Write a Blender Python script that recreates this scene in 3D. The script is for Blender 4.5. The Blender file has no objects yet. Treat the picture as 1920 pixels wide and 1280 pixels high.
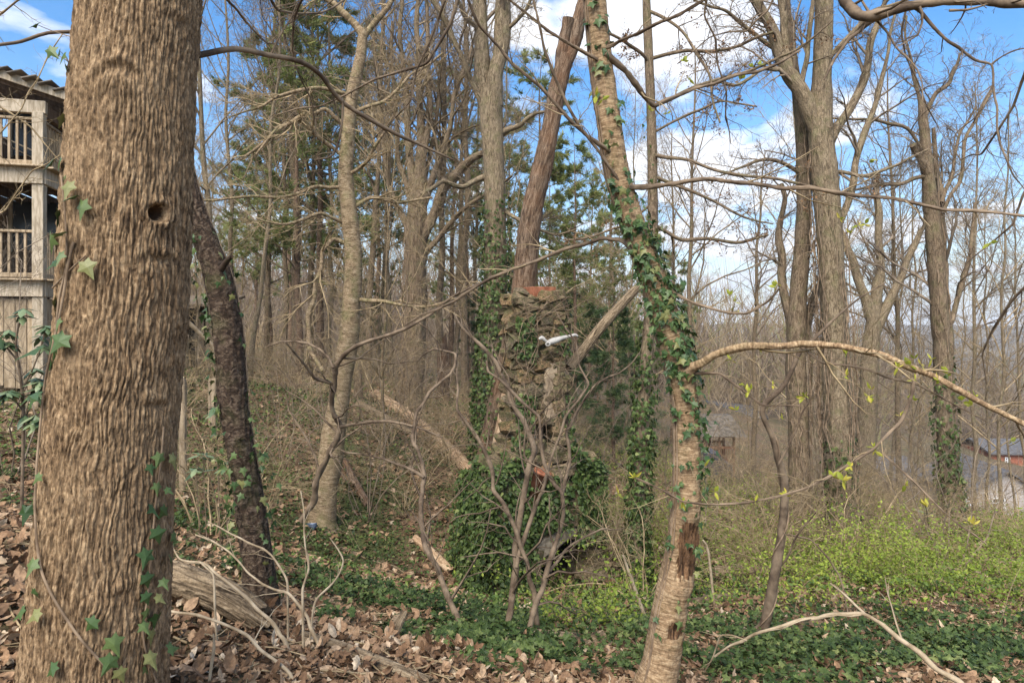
import bpy, math
import numpy as np
from mathutils import Vector, Matrix

rng = np.random.default_rng(11)
R = math.radians
sc = bpy.context.scene
C = sc.collection

# ------------------------------------------------------------------ camera, sky, sun, exposure
CAMZ, F, HOR = 1.7, 1280.0, 600.0           # eye height, focal length and horizon row of the 1920 x 1280 photograph
cd = bpy.data.cameras.new('camera')
cd.lens = 24; cd.sensor_width = 36; cd.shift_y = -40 / 1920; cd.clip_start = 0.05; cd.clip_end = 6000
cam = bpy.data.objects.new('camera', cd); C.objects.link(cam)
cam.location = (0, 0, CAMZ); cam.rotation_euler = (R(90), 0, 0)
sc.camera = cam

SUN_EL, SUN_AZ = 48.0, 200.0                # azimuth: degrees clockwise from +Y (behind the camera, to its left)
world = bpy.data.worlds.new('World'); sc.world = world; world.use_nodes = True
nt = world.node_tree; nt.nodes.clear()
def wn(t, **k):
    n = nt.nodes.new(t)
    for a, v in k.items():
        if a.startswith('i_'): n.inputs[int(a[2:])].default_value = v
        else: setattr(n, a, v)
    return n
def wl(a, b): nt.links.new(a, b)
def wmath(op, a, b=None, clamp=False):
    n = wn('ShaderNodeMath', operation=op, use_clamp=clamp)
    for i, v in enumerate((a, b)):
        if v is None: continue
        if isinstance(v, (int, float)): n.inputs[i].default_value = v
        else: wl(v, n.inputs[i])
    return n.outputs[0]
sky = wn('ShaderNodeTexSky', sky_type='NISHITA', sun_disc=False)
sky.sun_elevation = R(SUN_EL); sky.sun_rotation = R(SUN_AZ); sky.air_density = 1.0; sky.dust_density = 0.6; sky.ozone_density = 2.2
hsv = wn('ShaderNodeHueSaturation'); hsv.inputs['Saturation'].default_value = 1.42; hsv.inputs['Value'].default_value = 0.93
wl(sky.outputs[0], hsv.inputs['Color'])
tc = wn('ShaderNodeTexCoord'); sep = wn('ShaderNodeSeparateXYZ'); wl(tc.outputs['Generated'], sep.inputs[0])
den = wmath('ADD', wmath('MAXIMUM', sep.outputs[2], 0.0), 0.16)
comb = wn('ShaderNodeCombineXYZ'); wl(wmath('DIVIDE', sep.outputs[0], den), comb.inputs[0]); wl(wmath('DIVIDE', sep.outputs[1], den), comb.inputs[1])
mp = wn('ShaderNodeMapping'); wl(comb.outputs[0], mp.inputs[0]); mp.inputs['Location'].default_value = (3.1, 1.4, 0); mp.inputs['Scale'].default_value = (1.0, 0.8, 1)
n1 = wn('ShaderNodeTexNoise'); n1.inputs['Scale'].default_value = 1.9; n1.inputs['Detail'].default_value = 9; n1.inputs['Roughness'].default_value = 0.56; n1.inputs['Distortion'].default_value = 0.25
wl(mp.outputs[0], n1.inputs['Vector'])
n2 = wn('ShaderNodeTexNoise'); n2.inputs['Scale'].default_value = 4.5; n2.inputs['Detail'].default_value = 7
wl(mp.outputs[0], n2.inputs['Vector'])
def pdir(x, y):
    v = np.array([(x - 960) / F, 1.0, (HOR - y) / F]); return v / np.linalg.norm(v)
cov = n1.outputs[0]
for (cx, cy, sharp, amp) in ((1330, 120, 70, 0.15), (1040, 60, 110, 0.12), (250, 30, 120, 0.10), (1750, 330, 40, 0.10), (640, 480, 30, 0.10), (1330, 350, 60, 0.10), (560, 60, 40, -0.16), (1780, 120, 50, -0.13), (1120, 300, 160, -0.08), (1380, 245, 260, -0.16), (760, 200, 60, -0.12)):
    d = pdir(cx, cy)
    dv = wn('ShaderNodeVectorMath', operation='DOT_PRODUCT'); wl(tc.outputs['Generated'], dv.inputs[0]); dv.inputs[1].default_value = tuple(d)
    e = wmath('EXPONENT', wmath('MULTIPLY', wmath('SUBTRACT', dv.outputs['Value'], 1.0), float(sharp)))
    cov = wmath('ADD', cov, wmath('MULTIPLY', e, amp))
ramp = wn('ShaderNodeValToRGB'); wl(cov, ramp.inputs[0])
ramp.color_ramp.elements[0].position = 0.51; ramp.color_ramp.elements[0].color = (0, 0, 0, 1)
ramp.color_ramp.elements[1].position = 0.62; ramp.color_ramp.elements[1].color = (1, 1, 1, 1)
# thin white veil that thickens towards the horizon
veil = wmath('MULTIPLY', wmath('EXPONENT', wmath('MULTIPLY', wmath('MAXIMUM', sep.outputs[2], 0.0), -9.0)), 0.8)
fac = wmath('MAXIMUM', wmath('MULTIPLY', ramp.outputs[0], 0.95), veil, clamp=True)
cr = wn('ShaderNodeValToRGB'); wl(n2.outputs[0], cr.inputs[0])
cr.color_ramp.elements[0].position = 0.3; cr.color_ramp.elements[0].color = (4.2, 4.4, 4.8, 1)
cr.color_ramp.elements[1].position = 0.65; cr.color_ramp.elements[1].color = (5.8, 5.8, 5.9, 1)
mix = wn('ShaderNodeMix', data_type='RGBA'); wl(fac, mix.inputs['Factor']); wl(hsv.outputs[0], mix.inputs['A']); wl(cr.outputs[0], mix.inputs['B'])
bg = wn('ShaderNodeBackground'); bg.inputs[1].default_value = 0.064; wl(mix.outputs['Result'], bg.inputs[0])
wo = wn('ShaderNodeOutputWorld'); wl(bg.outputs[0], wo.inputs[0])

sl = bpy.data.lights.new('sun', 'SUN'); sl.energy = 1.9; sl.angle = R(50); sl.color = (1.0, 0.94, 0.84)
so = bpy.data.objects.new('sun', sl); C.objects.link(so)
so.rotation_euler = (R(90 - SUN_EL), 0, R(180 - SUN_AZ))
so.location = (0, -20, 30)
sc.view_settings.view_transform = 'Standard'; sc.view_settings.look = 'None'; sc.view_settings.gamma = 1.0
sc.view_settings.exposure = 2.02
sc.view_settings.use_curve_mapping = False
sc.render.engine = 'CYCLES'
sc.cycles.max_bounces = 5; sc.cycles.diffuse_bounces = 3; sc.cycles.glossy_bounces = 2; sc.cycles.transmission_bounces = 3
sc.cycles.volume_bounces = 0; sc.cycles.use_denoising = True; sc.cycles.caustics_reflective = False; sc.cycles.caustics_refractive = False

# ------------------------------------------------------------------ numbers: noise, pixels, ground
def _h(i, j, k, s):
    with np.errstate(over='ignore'):
        n = (i.astype(np.uint32) * np.uint32(374761393) + j.astype(np.uint32) * np.uint32(668265263) + k.astype(np.uint32) * np.uint32(2246822519) + np.uint32(s * 3266489 + 17))
        n = (n ^ (n >> np.uint32(13))) * np.uint32(1274126177)
        n = (n ^ (n >> np.uint32(15))) * np.uint32(2654435761)
        n = n ^ (n >> np.uint32(16))
    return (n & np.uint32(0xffffff)).astype(np.float64) / float(0xffffff)
def noise(p, s=0):                                   # value noise in -1 .. 1
    p = np.asarray(p, float); q = np.floor(p); f = p - q; q = q.astype(np.int64)
    f = f * f * f * (f * (f * 6 - 15) + 10)
    i, j, k = q[..., 0], q[..., 1], q[..., 2]; r = 0
    for a in (0, 1):
        wa = f[..., 0] if a else 1 - f[..., 0]
        for b in (0, 1):
            wb = f[..., 1] if b else 1 - f[..., 1]
            for c in (0, 1):
                wc = f[..., 2] if c else 1 - f[..., 2]
                r = r + wa * wb * wc * _h(i + a, j + b, k + c, s)
    return r * 2 - 1
def fbm(p, o=3, s=0):
    r = 0; a = 1.0; t = 0
    for i in range(o):
        r = r + a * noise(np.asarray(p) * (2.03 ** i), s + i * 7); t += a; a *= 0.5
    return r / t

def P(x, y, d):                                      # a point seen at pixel (x, y), d metres ahead
    return np.array([(x - 960) / F * d, d, CAMZ + (HOR - y) / F * d])

_cp = []
for x, y, d in [(340, 1195, 3.9), (600, 1240, 4.0), (900, 1245, 4.8), (1240, 1315, 4.6), (1900, 1290, 5), (20, 1000, 4.5), (30, 822, 11), (488, 1150, 5.6),
                (860, 1120, 11), (1100, 1112, 11.5), (740, 1100, 8), (600, 985, 12), (1195, 1090, 11.5), (1440, 1180, 7), (1440, 1085, 11), (1585, 1045, 12.5),
                (1795, 1010, 15), (1500, 950, 18), (1900, 1055, 13), (1900, 975, 30), (1350, 930, 24), (1340, 895, 38), (1200, 860, 30), (1100, 760, 45),
                (800, 890, 15), (870, 850, 17), (720, 745, 22), (900, 745, 28), (600, 740, 22), (430, 740, 16), (360, 700, 20), (500, 680, 30), (700, 690, 36),
                (850, 690, 45), (500, 650, 50), (1100, 720, 70), (1500, 800, 70), (1900, 850, 100), (500, 640, 90), (0, 640, 60), (0, 720, 25), (1800, 960, 52),
                (1600, 1080, 10), (1700, 1190, 7), (1150, 1180, 7.5), (1700, 930, 40)]:
    p = P(x, y, d); _cp.append(p)
_cp += [np.array(v, float) for v in [(0, 0, 0), (-3, -1, .25), (3, -1, -.15), (-1.75, 2.8, .02), (-8, 3, .8), (8, 3, -1.4), (-45, 20, 4), (45, 20, -9), (-60, 60, 6), (90, 60, -25),
                                     (0, -12, 1.5), (0, 130, -12), (110, 120, -32), (-110, 120, 6), (-25, 5, 2), (22, 4, -3.6)]]
_cp = np.array(_cp)
def _U(r2): return np.where(r2 > 1e-12, r2 * np.log(np.maximum(r2, 1e-12)), 0)
_xy = _cp[:, :2] / 30.0; _n = len(_xy)
_K = _U(((_xy[:, None] - _xy[None]) ** 2).sum(-1)) + np.eye(_n) * 2e-3
_Pm = np.c_[np.ones(_n), _xy]
_A = np.block([[_K, _Pm], [_Pm.T, np.zeros((3, 3))]])
_w = np.linalg.solve(_A, np.r_[_cp[:, 2], np.zeros(3)])
def gz(x, y):
    x = np.asarray(x, float); y = np.asarray(y, float); sh = x.shape
    q = np.stack([x.ravel(), y.ravel()], -1)
    cq = np.stack([np.clip(q[:, 0], -110, 110), np.clip(q[:, 1], -14, 130)], -1) / 30.0
    z = np.empty(len(q))
    for i in range(0, len(q), 40000):
        c = cq[i:i + 40000]
        z[i:i + 40000] = _U(((c[:, None] - _xy[None]) ** 2).sum(-1)) @ _w[:_n] + _w[_n] + c @ _w[_n + 1:]
    r = np.hypot(q[:, 0], q[:, 1])
    t = np.clip((r - 110) / 260, 0, 1); t = t * t * (3 - 2 * t)
    z = z * (1 - t) + (-46.0) * t
    p3 = np.c_[q, np.zeros(len(q))]
    z = z + (0.06 * noise(p3 * 0.7, 3) + 0.03 * noise(p3 * 2.1, 5)) * np.clip(r / 3, 0, 1)
    return z.reshape(sh)
def g1(x, y): return float(gz(np.array([x]), np.array([y]))[0])

# ------------------------------------------------------------------ meshes
class Geo:
    def __init__(s): s.V = []; s.F = {}; s.T = {}; s.U = {}; s.n = 0
    def add(s, V, F, tint=None, uv=None):
        V = np.asarray(V, float).reshape(-1, 3); F = np.asarray(F, np.int64)
        k = F.shape[1]
        s.V.append(V); s.F.setdefault(k, []).append(F + s.n)
        s.T.setdefault(k, []).append(np.broadcast_to(np.asarray(0.5 if tint is None else tint, float), (len(F),)))
        s.U.setdefault(k, []).append(uv if uv is not None else np.zeros((len(F) * k, 2)))
        s.n += len(V); return s
    def mesh(s, name, smooth=True, origin=None, uv=False):
        m = bpy.data.meshes.new(name)
        V = np.concatenate(s.V)
        if origin is not None: V = V - np.asarray(origin, float)
        m.vertices.add(len(V)); m.vertices.foreach_set('co', V.astype(np.float32).ravel())
        ks = list(s.F); Fs = [np.concatenate(s.F[k]) for k in ks]
        m.loops.add(sum(f.size for f in Fs)); m.loops.foreach_set('vertex_index', np.concatenate([f.ravel() for f in Fs]).astype(np.int32))
        npol = sum(len(f) for f in Fs); m.polygons.add(npol)
        tot = np.concatenate([np.full(len(f), k) for f, k in zip(Fs, ks)]); st = np.r_[0, np.cumsum(tot)[:-1]]
        m.polygons.foreach_set('loop_start', st.astype(np.int32))
        a = m.attributes.new('tint', 'FLOAT', 'FACE'); a.data.foreach_set('value', np.concatenate([np.concatenate(s.T[k]) for k in ks]).astype(np.float32))
        if uv:
            ul = m.uv_layers.new(name='UVMap'); ul.data.foreach_set('uv', np.concatenate([np.concatenate(s.U[k]) for k in ks]).astype(np.float32).ravel())
        m.update(calc_edges=True)
        m.polygons.foreach_set('use_smooth', np.full(npol, bool(smooth)))
        m.validate(verbose=False)
        return m

def nrm(v): return v / np.maximum(np.linalg.norm(v, axis=-1, keepdims=True), 1e-9)

def tubes(g, Pt, Rd, k=3, tint=None):                # Pt (B, n, 3), Rd (B, n)
    Bn, n, _ = Pt.shape
    if Bn == 0: return g
    T = nrm(np.gradient(Pt, axis=1))
    D = nrm(Pt[:, -1] - Pt[:, 0])
    ref = np.where(np.abs(D[:, 2:3]) > 0.75, np.array([[1., 0.2, 0]]), np.array([[0., 0.1, 1.]]))[:, None, :]
    N = nrm(np.cross(T, np.broadcast_to(ref, T.shape))); B2 = np.cross(T, N)
    a = np.arange(k) * 2 * np.pi / k
    V = Pt[:, :, None] + Rd[:, :, None, None] * (np.cos(a)[None, None, :, None] * N[:, :, None] + np.sin(a)[None, None, :, None] * B2[:, :, None])
    b = np.arange(Bn)[:, None, None] * n * k; i = np.arange(n - 1)[None, :, None] * k; j = np.arange(k)[None, None, :]; j2 = (j + 1) % k
    Fq = np.stack([b + i + j, b + i + j2, b + i + k + j2, b + i + k + j], -1).reshape(-1, 4)
    tt = None if tint is None else np.repeat(np.asarray(tint, float), (n - 1) * k)
    return g.add(V.reshape(-1, 3), Fq, tt)

def polyline(pts, step):
    p = np.asarray(pts, float); out = []
    for b, c in zip(p[:-1], p[1:]):
        m = max(1, int(np.ceil(np.linalg.norm((c - b)[:3]) / step))); out.append(b + (c - b) * (np.arange(m)[:, None] / m))
    return np.vstack(out + [p[-1:]])
def spline(pts, step):                               # Catmull-Rom through rows (x, y, z, r), resampled at about STEP metres
    p = np.asarray(pts, float)
    q = np.vstack([2 * p[0] - p[1], p, 2 * p[-1] - p[-2]]); out = []
    for i in range(1, len(q) - 2):
        a, b, c, d = q[i - 1], q[i], q[i + 1], q[i + 2]
        m = max(1, int(np.ceil(np.linalg.norm((c - b)[:3]) / step)))
        t = np.arange(m)[:, None] / m
        out.append(0.5 * (2 * b + (c - a) * t + (2 * a - 5 * b + 4 * c - d) * t ** 2 + (3 * b - a - 3 * c + d) * t ** 3))
    out.append(q[-2][None]); o = np.vstack(out); o[:, 3] = np.maximum(o[:, 3], 0.0012)
    return o

def stem(g, pts, k=16, step=0.12, amp=0.0, ridges=0, seed=0, cap=True, jag=0.0, ridge_amp=0.0, fine=0.0, lin=False):
    """One limb as a closed tube with uneven bark relief and UVs in metres; pts rows (x, y, z, radius)."""
    s = polyline(pts, step) if lin else spline(pts, step)
    if lin: s[1:-1, :3] = .5 * s[1:-1, :3] + .25 * (s[:-2, :3] + s[2:, :3]); s[:, 3] *= 1 + .16 * noise(np.c_[np.arange(len(s)) * .9, np.full(len(s), seed * 1.7), np.zeros(len(s))], seed)
    n = len(s)
    Pt, Rd = s[:, :3], s[:, 3]
    T = nrm(np.gradient(Pt, axis=0)); N = np.zeros_like(T)
    v = np.array([1., 0, 0]) if abs(T[0, 2]) > 0.6 else np.array([0, 0, 1.])
    for i in range(n):
        v = v - T[i] * (v @ T[i]); v = v / np.linalg.norm(v); N[i] = v
    B2 = np.cross(T, N)
    L = np.r_[0, np.cumsum(np.linalg.norm(np.diff(Pt, axis=0), axis=1))]
    a = np.arange(k + 1) * 2 * np.pi / k
    ca, sa = np.cos(a), np.sin(a)
    q = np.stack([np.broadcast_to(ca * 1.0, (n, k + 1)) * Rd[:, None], np.broadcast_to(sa * 1.0, (n, k + 1)) * Rd[:, None], np.broadcast_to(L[:, None], (n, k + 1))], -1)
    rr = np.ones((n, k + 1)) * Rd[:, None]
    if amp: rr = rr * (1 + amp * fbm(q * np.array([5, 5, 2.2]), 2, seed))
    if ridge_amp:
        ph = ridges * a[None] / 2 / np.pi + 1.4 * noise(q * np.array([9, 9, 3.0]), seed + 3) + 0.7 * noise(q * np.array([22, 22, 8.0]), seed + 4)
        rr = rr + ridge_amp * (np.sqrt(np.abs(np.sin(np.pi * ph))) - 0.6)
    if fine: rr = rr + fine * noise(q * np.array([60, 60, 35.0]), seed + 9)
    rr[:, -1] = rr[:, 0]
    V = Pt[:, None] + rr[..., None] * (ca[None, :, None] * N[:, None] + sa[None, :, None] * B2[:, None])
    if jag: V[-1] += T[-1] * (jag * (0.4 + noise(np.c_[np.cos(a), np.sin(a), np.zeros(k + 1)] * 2.3, seed + 5)))[:, None] * 1.0
    i = np.arange(n - 1)[:, None] * (k + 1); j = np.arange(k)[None]
    Fq = np.stack([i + j, i + j + 1, i + k + 2 + j, i + k + 1 + j], -1).reshape(-1, 4)
    u = a * float(np.mean(Rd))
    UV = np.stack([np.broadcast_to(u, (n, k + 1)), np.broadcast_to(L[:, None], (n, k + 1))], -1).reshape(-1, 2)
    g.add(V.reshape(-1, 3), Fq, None, UV[Fq.ravel()])
    if cap:
        for e in (0, n - 1):
            ring = V[e, :k]; c = ring.mean(0) - (T[e] * jag * 0.5 if e else 0)
            tri = np.stack([np.full(k, k), np.arange(k), (np.arange(k) + 1) % k], -1)
            if e == 0: tri = tri[:, ::-1]
            g.add(np.vstack([ring, c]), tri, None, np.full((k * 3, 2), 0.01) + np.tile(np.array([[0, 0], [.03, 0], [0, .05]]), (k, 1)))
    return s

def grow(Pp, Rp, m, t=(0.2, 1.0), ang=(30, 60), ln=(0.35, 0.7), n=5, rr=0.55, up=0.15, wig=0.25, bend=0.0, rmin=0.002, taper=0.3, shrink=0.5, flat=0.0, lmax=None):
    """m side shoots on every limb of Pp (B, n, 3); all at once."""
    Bn, np_, _ = Pp.shape
    idx = np.repeat(np.arange(Bn), m); M = len(idx)
    tt = t[0] + (t[1] - t[0]) * ((np.tile(np.arange(m), Bn) + rng.random(M)) / m)
    f = np.clip(tt, 0, 0.999) * (np_ - 1); i0 = f.astype(int); fr = (f - i0)[:, None]
    pos = Pp[idx, i0] * (1 - fr) + Pp[idx, i0 + 1] * fr
    tan = nrm(Pp[idx, i0 + 1] - Pp[idx, i0])
    rad = Rp[idx, i0] * (1 - fr[:, 0]) + Rp[idx, i0 + 1] * fr[:, 0]
    Lp = np.linalg.norm(np.diff(Pp, axis=1), axis=2).sum(1)[idx]
    rv = rng.normal(size=(M, 3)); rv[:, 2] *= (1 - flat)
    perp = nrm(rv - tan * (rv * tan).sum(1, keepdims=True))
    an = np.radians(rng.uniform(ang[0], ang[1], M))[:, None]
    d = np.cos(an) * tan + np.sin(an) * perp; d[:, 2] += up; d = nrm(d)
    ll = Lp * rng.uniform(ln[0], ln[1], M) * (1 - shrink * tt)
    if lmax: ll = np.minimum(ll, lmax * rng.uniform(0.6, 1, M))
    Pc = np.empty((M, n, 3)); Pc[:, 0] = pos
    for s in range(1, n):
        d = d + wig * rng.normal(size=(M, 3)); d[:, 2] += bend; d = nrm(d)
        Pc[:, s] = Pc[:, s - 1] + d * (ll / (n - 1))[:, None]
    r0 = np.maximum(np.minimum(rad * rr, ll * 0.03), rmin)
    Rc = np.maximum(r0[:, None] * np.linspace(1, taper, n)[None], rmin * 0.7)
    return Pc, Rc

def setp(o, label=None, cat=None, group=None, kind=None):
    for k, v in (('label', label), ('category', cat), ('group', group), ('kind', kind)):
        if v: o[k] = v
    return o
def thing(name, label, cat, loc=(0, 0, 0), group=None):
    o = bpy.data.objects.new(name, None); C.objects.link(o); o.location = tuple(float(v) for v in loc); o.empty_display_size = 0.2
    return setp(o, label, cat, group)
def obj(name, me, mat, parent=None, loc=None, kind=None, label=None):
    o = bpy.data.objects.new(name, me); C.objects.link(o)
    if mat is not None and not me.materials: me.materials.append(mat)
    if loc is not None: o.location = tuple(float(v) for v in loc)
    if parent is not None:
        o.parent = parent
    return setp(o, label, None, None, kind)
def gobj(name, g, mat, parent=None, smooth=True, uv=False, kind=None, label=None):
    """Geo in world coordinates -> object, origin at its parent's base (parents stand unrotated)."""
    org = (0, 0, 0)
    if parent is not None:
        org = np.array(parent.location) + (np.array(parent.parent.location) if parent.parent else 0)
    return obj(name, g.mesh(name, smooth, org, uv), mat, parent, None, kind, label)
def copy_tree(o, parent=None):
    c = o.copy(); C.objects.link(c); c.parent = parent
    for ch in o.children: copy_tree(ch, c)
    return c

# ------------------------------------------------------------------ materials
def material(name):
    m = bpy.data.materials.new(name); m.use_nodes = True; t = m.node_tree
    b = t.nodes['Principled BSDF']; b.inputs['Specular IOR Level'].default_value = 0.25
    return m, t, b
def node(t, ty, **k):
    n = t.nodes.new(ty)
    for a, v in k.items():
        if a in ('data_type', 'blend_type', 'operation', 'feature', 'distance', 'attribute_name', 'noise_dimensions'): setattr(n, a, v)
        else: n.inputs[a.replace('_', ' ')].default_value = v
    return n
def ramp_of(t, fac, stops):
    r = t.nodes.new('ShaderNodeValToRGB'); t.links.new(fac, r.inputs[0]); e = r.color_ramp.elements
    while len(e) < len(stops): e.new(0.5)
    for x, (p, c) in zip(e, stops): x.position = p; x.color = (*c, 1)
    return r.outputs[0]
def vec(t, coord='Object', scale=(1, 1, 1)):
    c = t.nodes.new('ShaderNodeTexCoord'); m = t.nodes.new('ShaderNodeMapping'); t.links.new(c.outputs[coord], m.inputs[0]); m.inputs['Scale'].default_value = scale
    return m.outputs[0]
def tex(t, v, scale, detail=5, rough=0.6, dist=0.0):
    n = t.nodes.new('ShaderNodeTexNoise'); t.links.new(v, n.inputs['Vector'])
    n.inputs['Scale'].default_value = scale; n.inputs['Detail'].default_value = detail; n.inputs['Roughness'].default_value = rough; n.inputs['Distortion'].default_value = dist
    return n.outputs[0]
def mixc(t, f, a, b, mode='MIX'):
    n = t.nodes.new('ShaderNodeMix'); n.data_type = 'RGBA'; n.blend_type = mode
    for s, v in (('Factor', f), ('A', a), ('B', b)):
        if isinstance(v, (int, float)): n.inputs[s].default_value = v
        elif isinstance(v, tuple): n.inputs[s].default_value = (*v, 1)
        else: t.links.new(v, n.inputs[s])
    return n.outputs['Result']
def bump(t, b, h, strength, dist):
    n = t.nodes.new('ShaderNodeBump'); n.inputs['Strength'].default_value = strength; n.inputs['Distance'].default_value = dist
    t.links.new(h, n.inputs['Height']); t.links.new(n.outputs[0], b.inputs['Normal'])

def bark(name, dark, mid, light, su, sv, bd=0.01, bs=0.8, moss=0.0, coord='UV', rough=0.9, patch=None, dist=1.2):
    m, t, b = material(name)
    v = vec(t, coord, (su, sv, 1) if coord == 'UV' else (su, su, sv))
    f = tex(t, v, 1.0, 7, 0.62, dist)
    col = ramp_of(t, f, [(0.37, dark), (0.49, mid), (0.62, light)])
    v2 = vec(t, 'Object', (1, 1, 1))
    big = tex(t, v2, 2.2, 4)
    col = mixc(t, mixc(t, 1.0, ramp_of(t, big, [(0.4, (0, 0, 0)), (0.66, (1, 1, 1))]), (0.4, 0.4, 0.4), 'MULTIPLY'), col, patch or light)
    fi = ramp_of(t, tex(t, v2, 55.0, 4, .7), [(0.36, (.62, .6, .58)), (0.62, (1.2, 1.2, 1.18))]); col = mixc(t, 1.0, col, fi, 'MULTIPLY')
    if moss:
        mm = ramp_of(t, tex(t, v2, 5.0, 5), [(0.5, (0, 0, 0)), (0.68, (moss, moss, moss))])
        col = mixc(t, mm, col, (0.10, 0.12, 0.035))
    t.links.new(col, b.inputs['Base Color']); b.inputs['Roughness'].default_value = rough
    if bd: bump(t, b, f, bs, bd)
    return m
def tinted(name, stops, rough=0.6, trans=0.0, spec=0.25, mottled=0.25, vein=0):
    m, t, b = material(name)
    a = node(t, 'ShaderNodeAttribute', attribute_name='tint')
    col = ramp_of(t, a.outputs['Fac'], stops)
    if mottled:
        n = tex(t, vec(t, 'Object'), 38.0, 3)
        g = ramp_of(t, n, [(0.3, (1 - mottled,) * 3), (0.7, (1 + mottled,) * 3)])
        col = mixc(t, 1.0, col, g, 'MULTIPLY')
    t.links.new(col, b.inputs['Base Color']); b.inputs['Roughness'].default_value = rough; b.inputs['Specular IOR Level'].default_value = spec
    if trans:
        tr = t.nodes.new('ShaderNodeBsdfTranslucent'); t.links.new(col, tr.inputs[0]); mx = t.nodes.new('ShaderNodeMixShader'); mx.inputs[0].default_value = trans
        t.links.new(b.outputs[0], mx.inputs[1]); t.links.new(tr.outputs[0], mx.inputs[2]); t.links.new(mx.outputs[0], t.nodes['Material Output'].inputs['Surface'])
    return m
def plain(name, c1, c2, scale=6, rough=0.8, stretch=(1, 1, 1), bd=0.0, coord='Object', rand=0.0):
    m, t, b = material(name)
    f = tex(t, vec(t, coord, stretch), scale, 6)
    col = ramp_of(t, f, [(0.38, c1), (0.62, c2)])
    if rand:
        oi = t.nodes.new('ShaderNodeObjectInfo')
        g = ramp_of(t, oi.outputs['Random'], [(0.0, (1 - rand, 1 - rand, 1 - rand * 1.1)), (1.0, (1 + rand, 1 + rand * 0.9, 1 + rand * 0.7))])
        col = mixc(t, 1.0, col, g, 'MULTIPLY')
    t.links.new(col, b.inputs['Base Color']); b.inputs['Roughness'].default_value = rough
    if bd: bump(t, b, f, 0.7, bd)
    return m

M = {}
M['bark_big'] = bark('bark_big', (.06, .036, .019), (.205, .13, .07), (.36, .25, .147), 64, 14, .012, 1.0, coord='Object', dist=.6)
M['bark_dark'] = bark('bark_dark', (.014, .009, .006), (.05, .031, .020), (.15, .11, .078), 24, 26, .02, 1.0, moss=.2, patch=(.065, .042, .028))
M['bark_beech'] = bark('bark_beech', (.13, .08, .042), (.26, .17, .095), (.40, .29, .175), 9, 48, .005, 0.7, moss=.2, patch=(.23, .16, .095))
M['bark_grey'] = bark('bark_grey', (.06, .044, .027), (.165, .122, .075), (.30, .235, .155), 34, 7, .012, 0.9, moss=.3, patch=(.24, .19, .13))
M['bark_brown'] = bark('bark_brown', (.05, .034, .021), (.135, .095, .06), (.24, .18, .12), 30, 7, .012, 0.9, moss=.3)
M['bark_snag'] = bark('bark_snag', (.04, .026, .017), (.12, .08, .052), (.23, .165, .115), 26, 3.5, .025, 1.0, patch=(.20, .095, .045))
M['bark_smooth'] = bark('bark_smooth', (.10, .07, .04), (.21, .15, .09), (.33, .255, .165), 7, 18, .004, 0.5, moss=.4, patch=(.24, .175, .10))
M['bark_pine'] = bark('bark_pine', (.05, .033, .021), (.135, .085, .055), (.22, .15, .10), 16, 9, .015, 1.0)
M['wound'] = bark('wound', (.03, .016, .009), (.10, .055, .028), (.22, .125, .065), 60, 6, .01, 1.0, patch=(.14, .075, .04))
M['log_bark'] = bark('log_bark', (.05, .034, .02), (.20, .145, .09), (.36, .275, .18), 34, 4, .03, 1.0, patch=(.27, .2, .125))
M['log_bare'] = bark('log_bare', (.14, .085, .048), (.34, .23, .14), (.48, .36, .24), 18, 3, .01, 0.8, patch=(.42, .27, .165))
M['wood_pale'] = plain('wood_pale', (.22, .16, .095), (.42, .335, .225), 9, .7, (1, 1, 1))
M['twig_near'] = plain('twig_near', (.075, .05, .032), (.22, .16, .105), 7, .8)
M['twig_grey'] = plain('twig_grey', (.11, .08, .055), (.24, .185, .13), 5, .85)
M['twig_tan'] = plain('twig_tan', (.19, .135, .07), (.38, .285, .165), 6, .8)
M['twig_far'] = plain('twig_far', (.11, .08, .05), (.24, .18, .11), 1.5, .9)
M['vine'] = plain('vine', (.13, .088, .055), (.30, .215, .14), 8, .85)
M['ivy'] = tinted('ivy', [(0, (.014, .027, .007)), (.4, (.042, .068, .017)), (.75, (.085, .118, .032)), (1, (.16, .18, .06))], .5, .08, .2, .35)
M['ivy_bright'] = tinted('ivy_bright', [(0, (.026, .054, .015)), (.5, (.05, .09, .026)), (.85, (.10, .14, .045)), (1, (.17, .17, .06))], .45, .08, .3, .35)
M['litter'] = tinted('litter', [(0, (.07, .038, .021)), (.3, (.17, .098, .054)), (.6, (.27, .168, .098)), (.85, (.37, .26, .165)), (1, (.48, .38, .265))], .8, .04, .15, .4)
M['fresh'] = tinted('fresh', [(0, (.11, .16, .022)), (.5, (.23, .30, .04)), (1, (.38, .43, .07))], .5, .35, .25, .15)
M['bud'] = tinted('bud', [(0, (.24, .27, .03)), (.5, (.38, .40, .05)), (1, (.50, .42, .07))], .5, .4, .25, .1)
M['cover'] = tinted('cover', [(0, (.04, .08, .018)), (.5, (.105, .16, .034)), (1, (.19, .24, .06))], .55, .2, .25, .2)
M['needle'] = tinted('needle', [(0, (.07, .095, .025)), (.5, (.19, .225, .07)), (1, (.33, .32, .12))], .6, .25, .2, 0)
M['needle_dark'] = tinted('needle_dark', [(0, (.02, .045, .018)), (.5, (.055, .09, .032)), (1, (.12, .15, .055))], .6, .1, .2, 0)
M['rhodo'] = tinted('rhodo', [(0, (.04, .07, .03)), (.5, (.10, .145, .065)), (1, (.21, .25, .13))], .35, .05, .4, .2)
M['bud_red'] = tinted('bud_red', [(0, (.12, .06, .035)), (1, (.26, .15, .07))], .7, .1, .2, 0)

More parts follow.
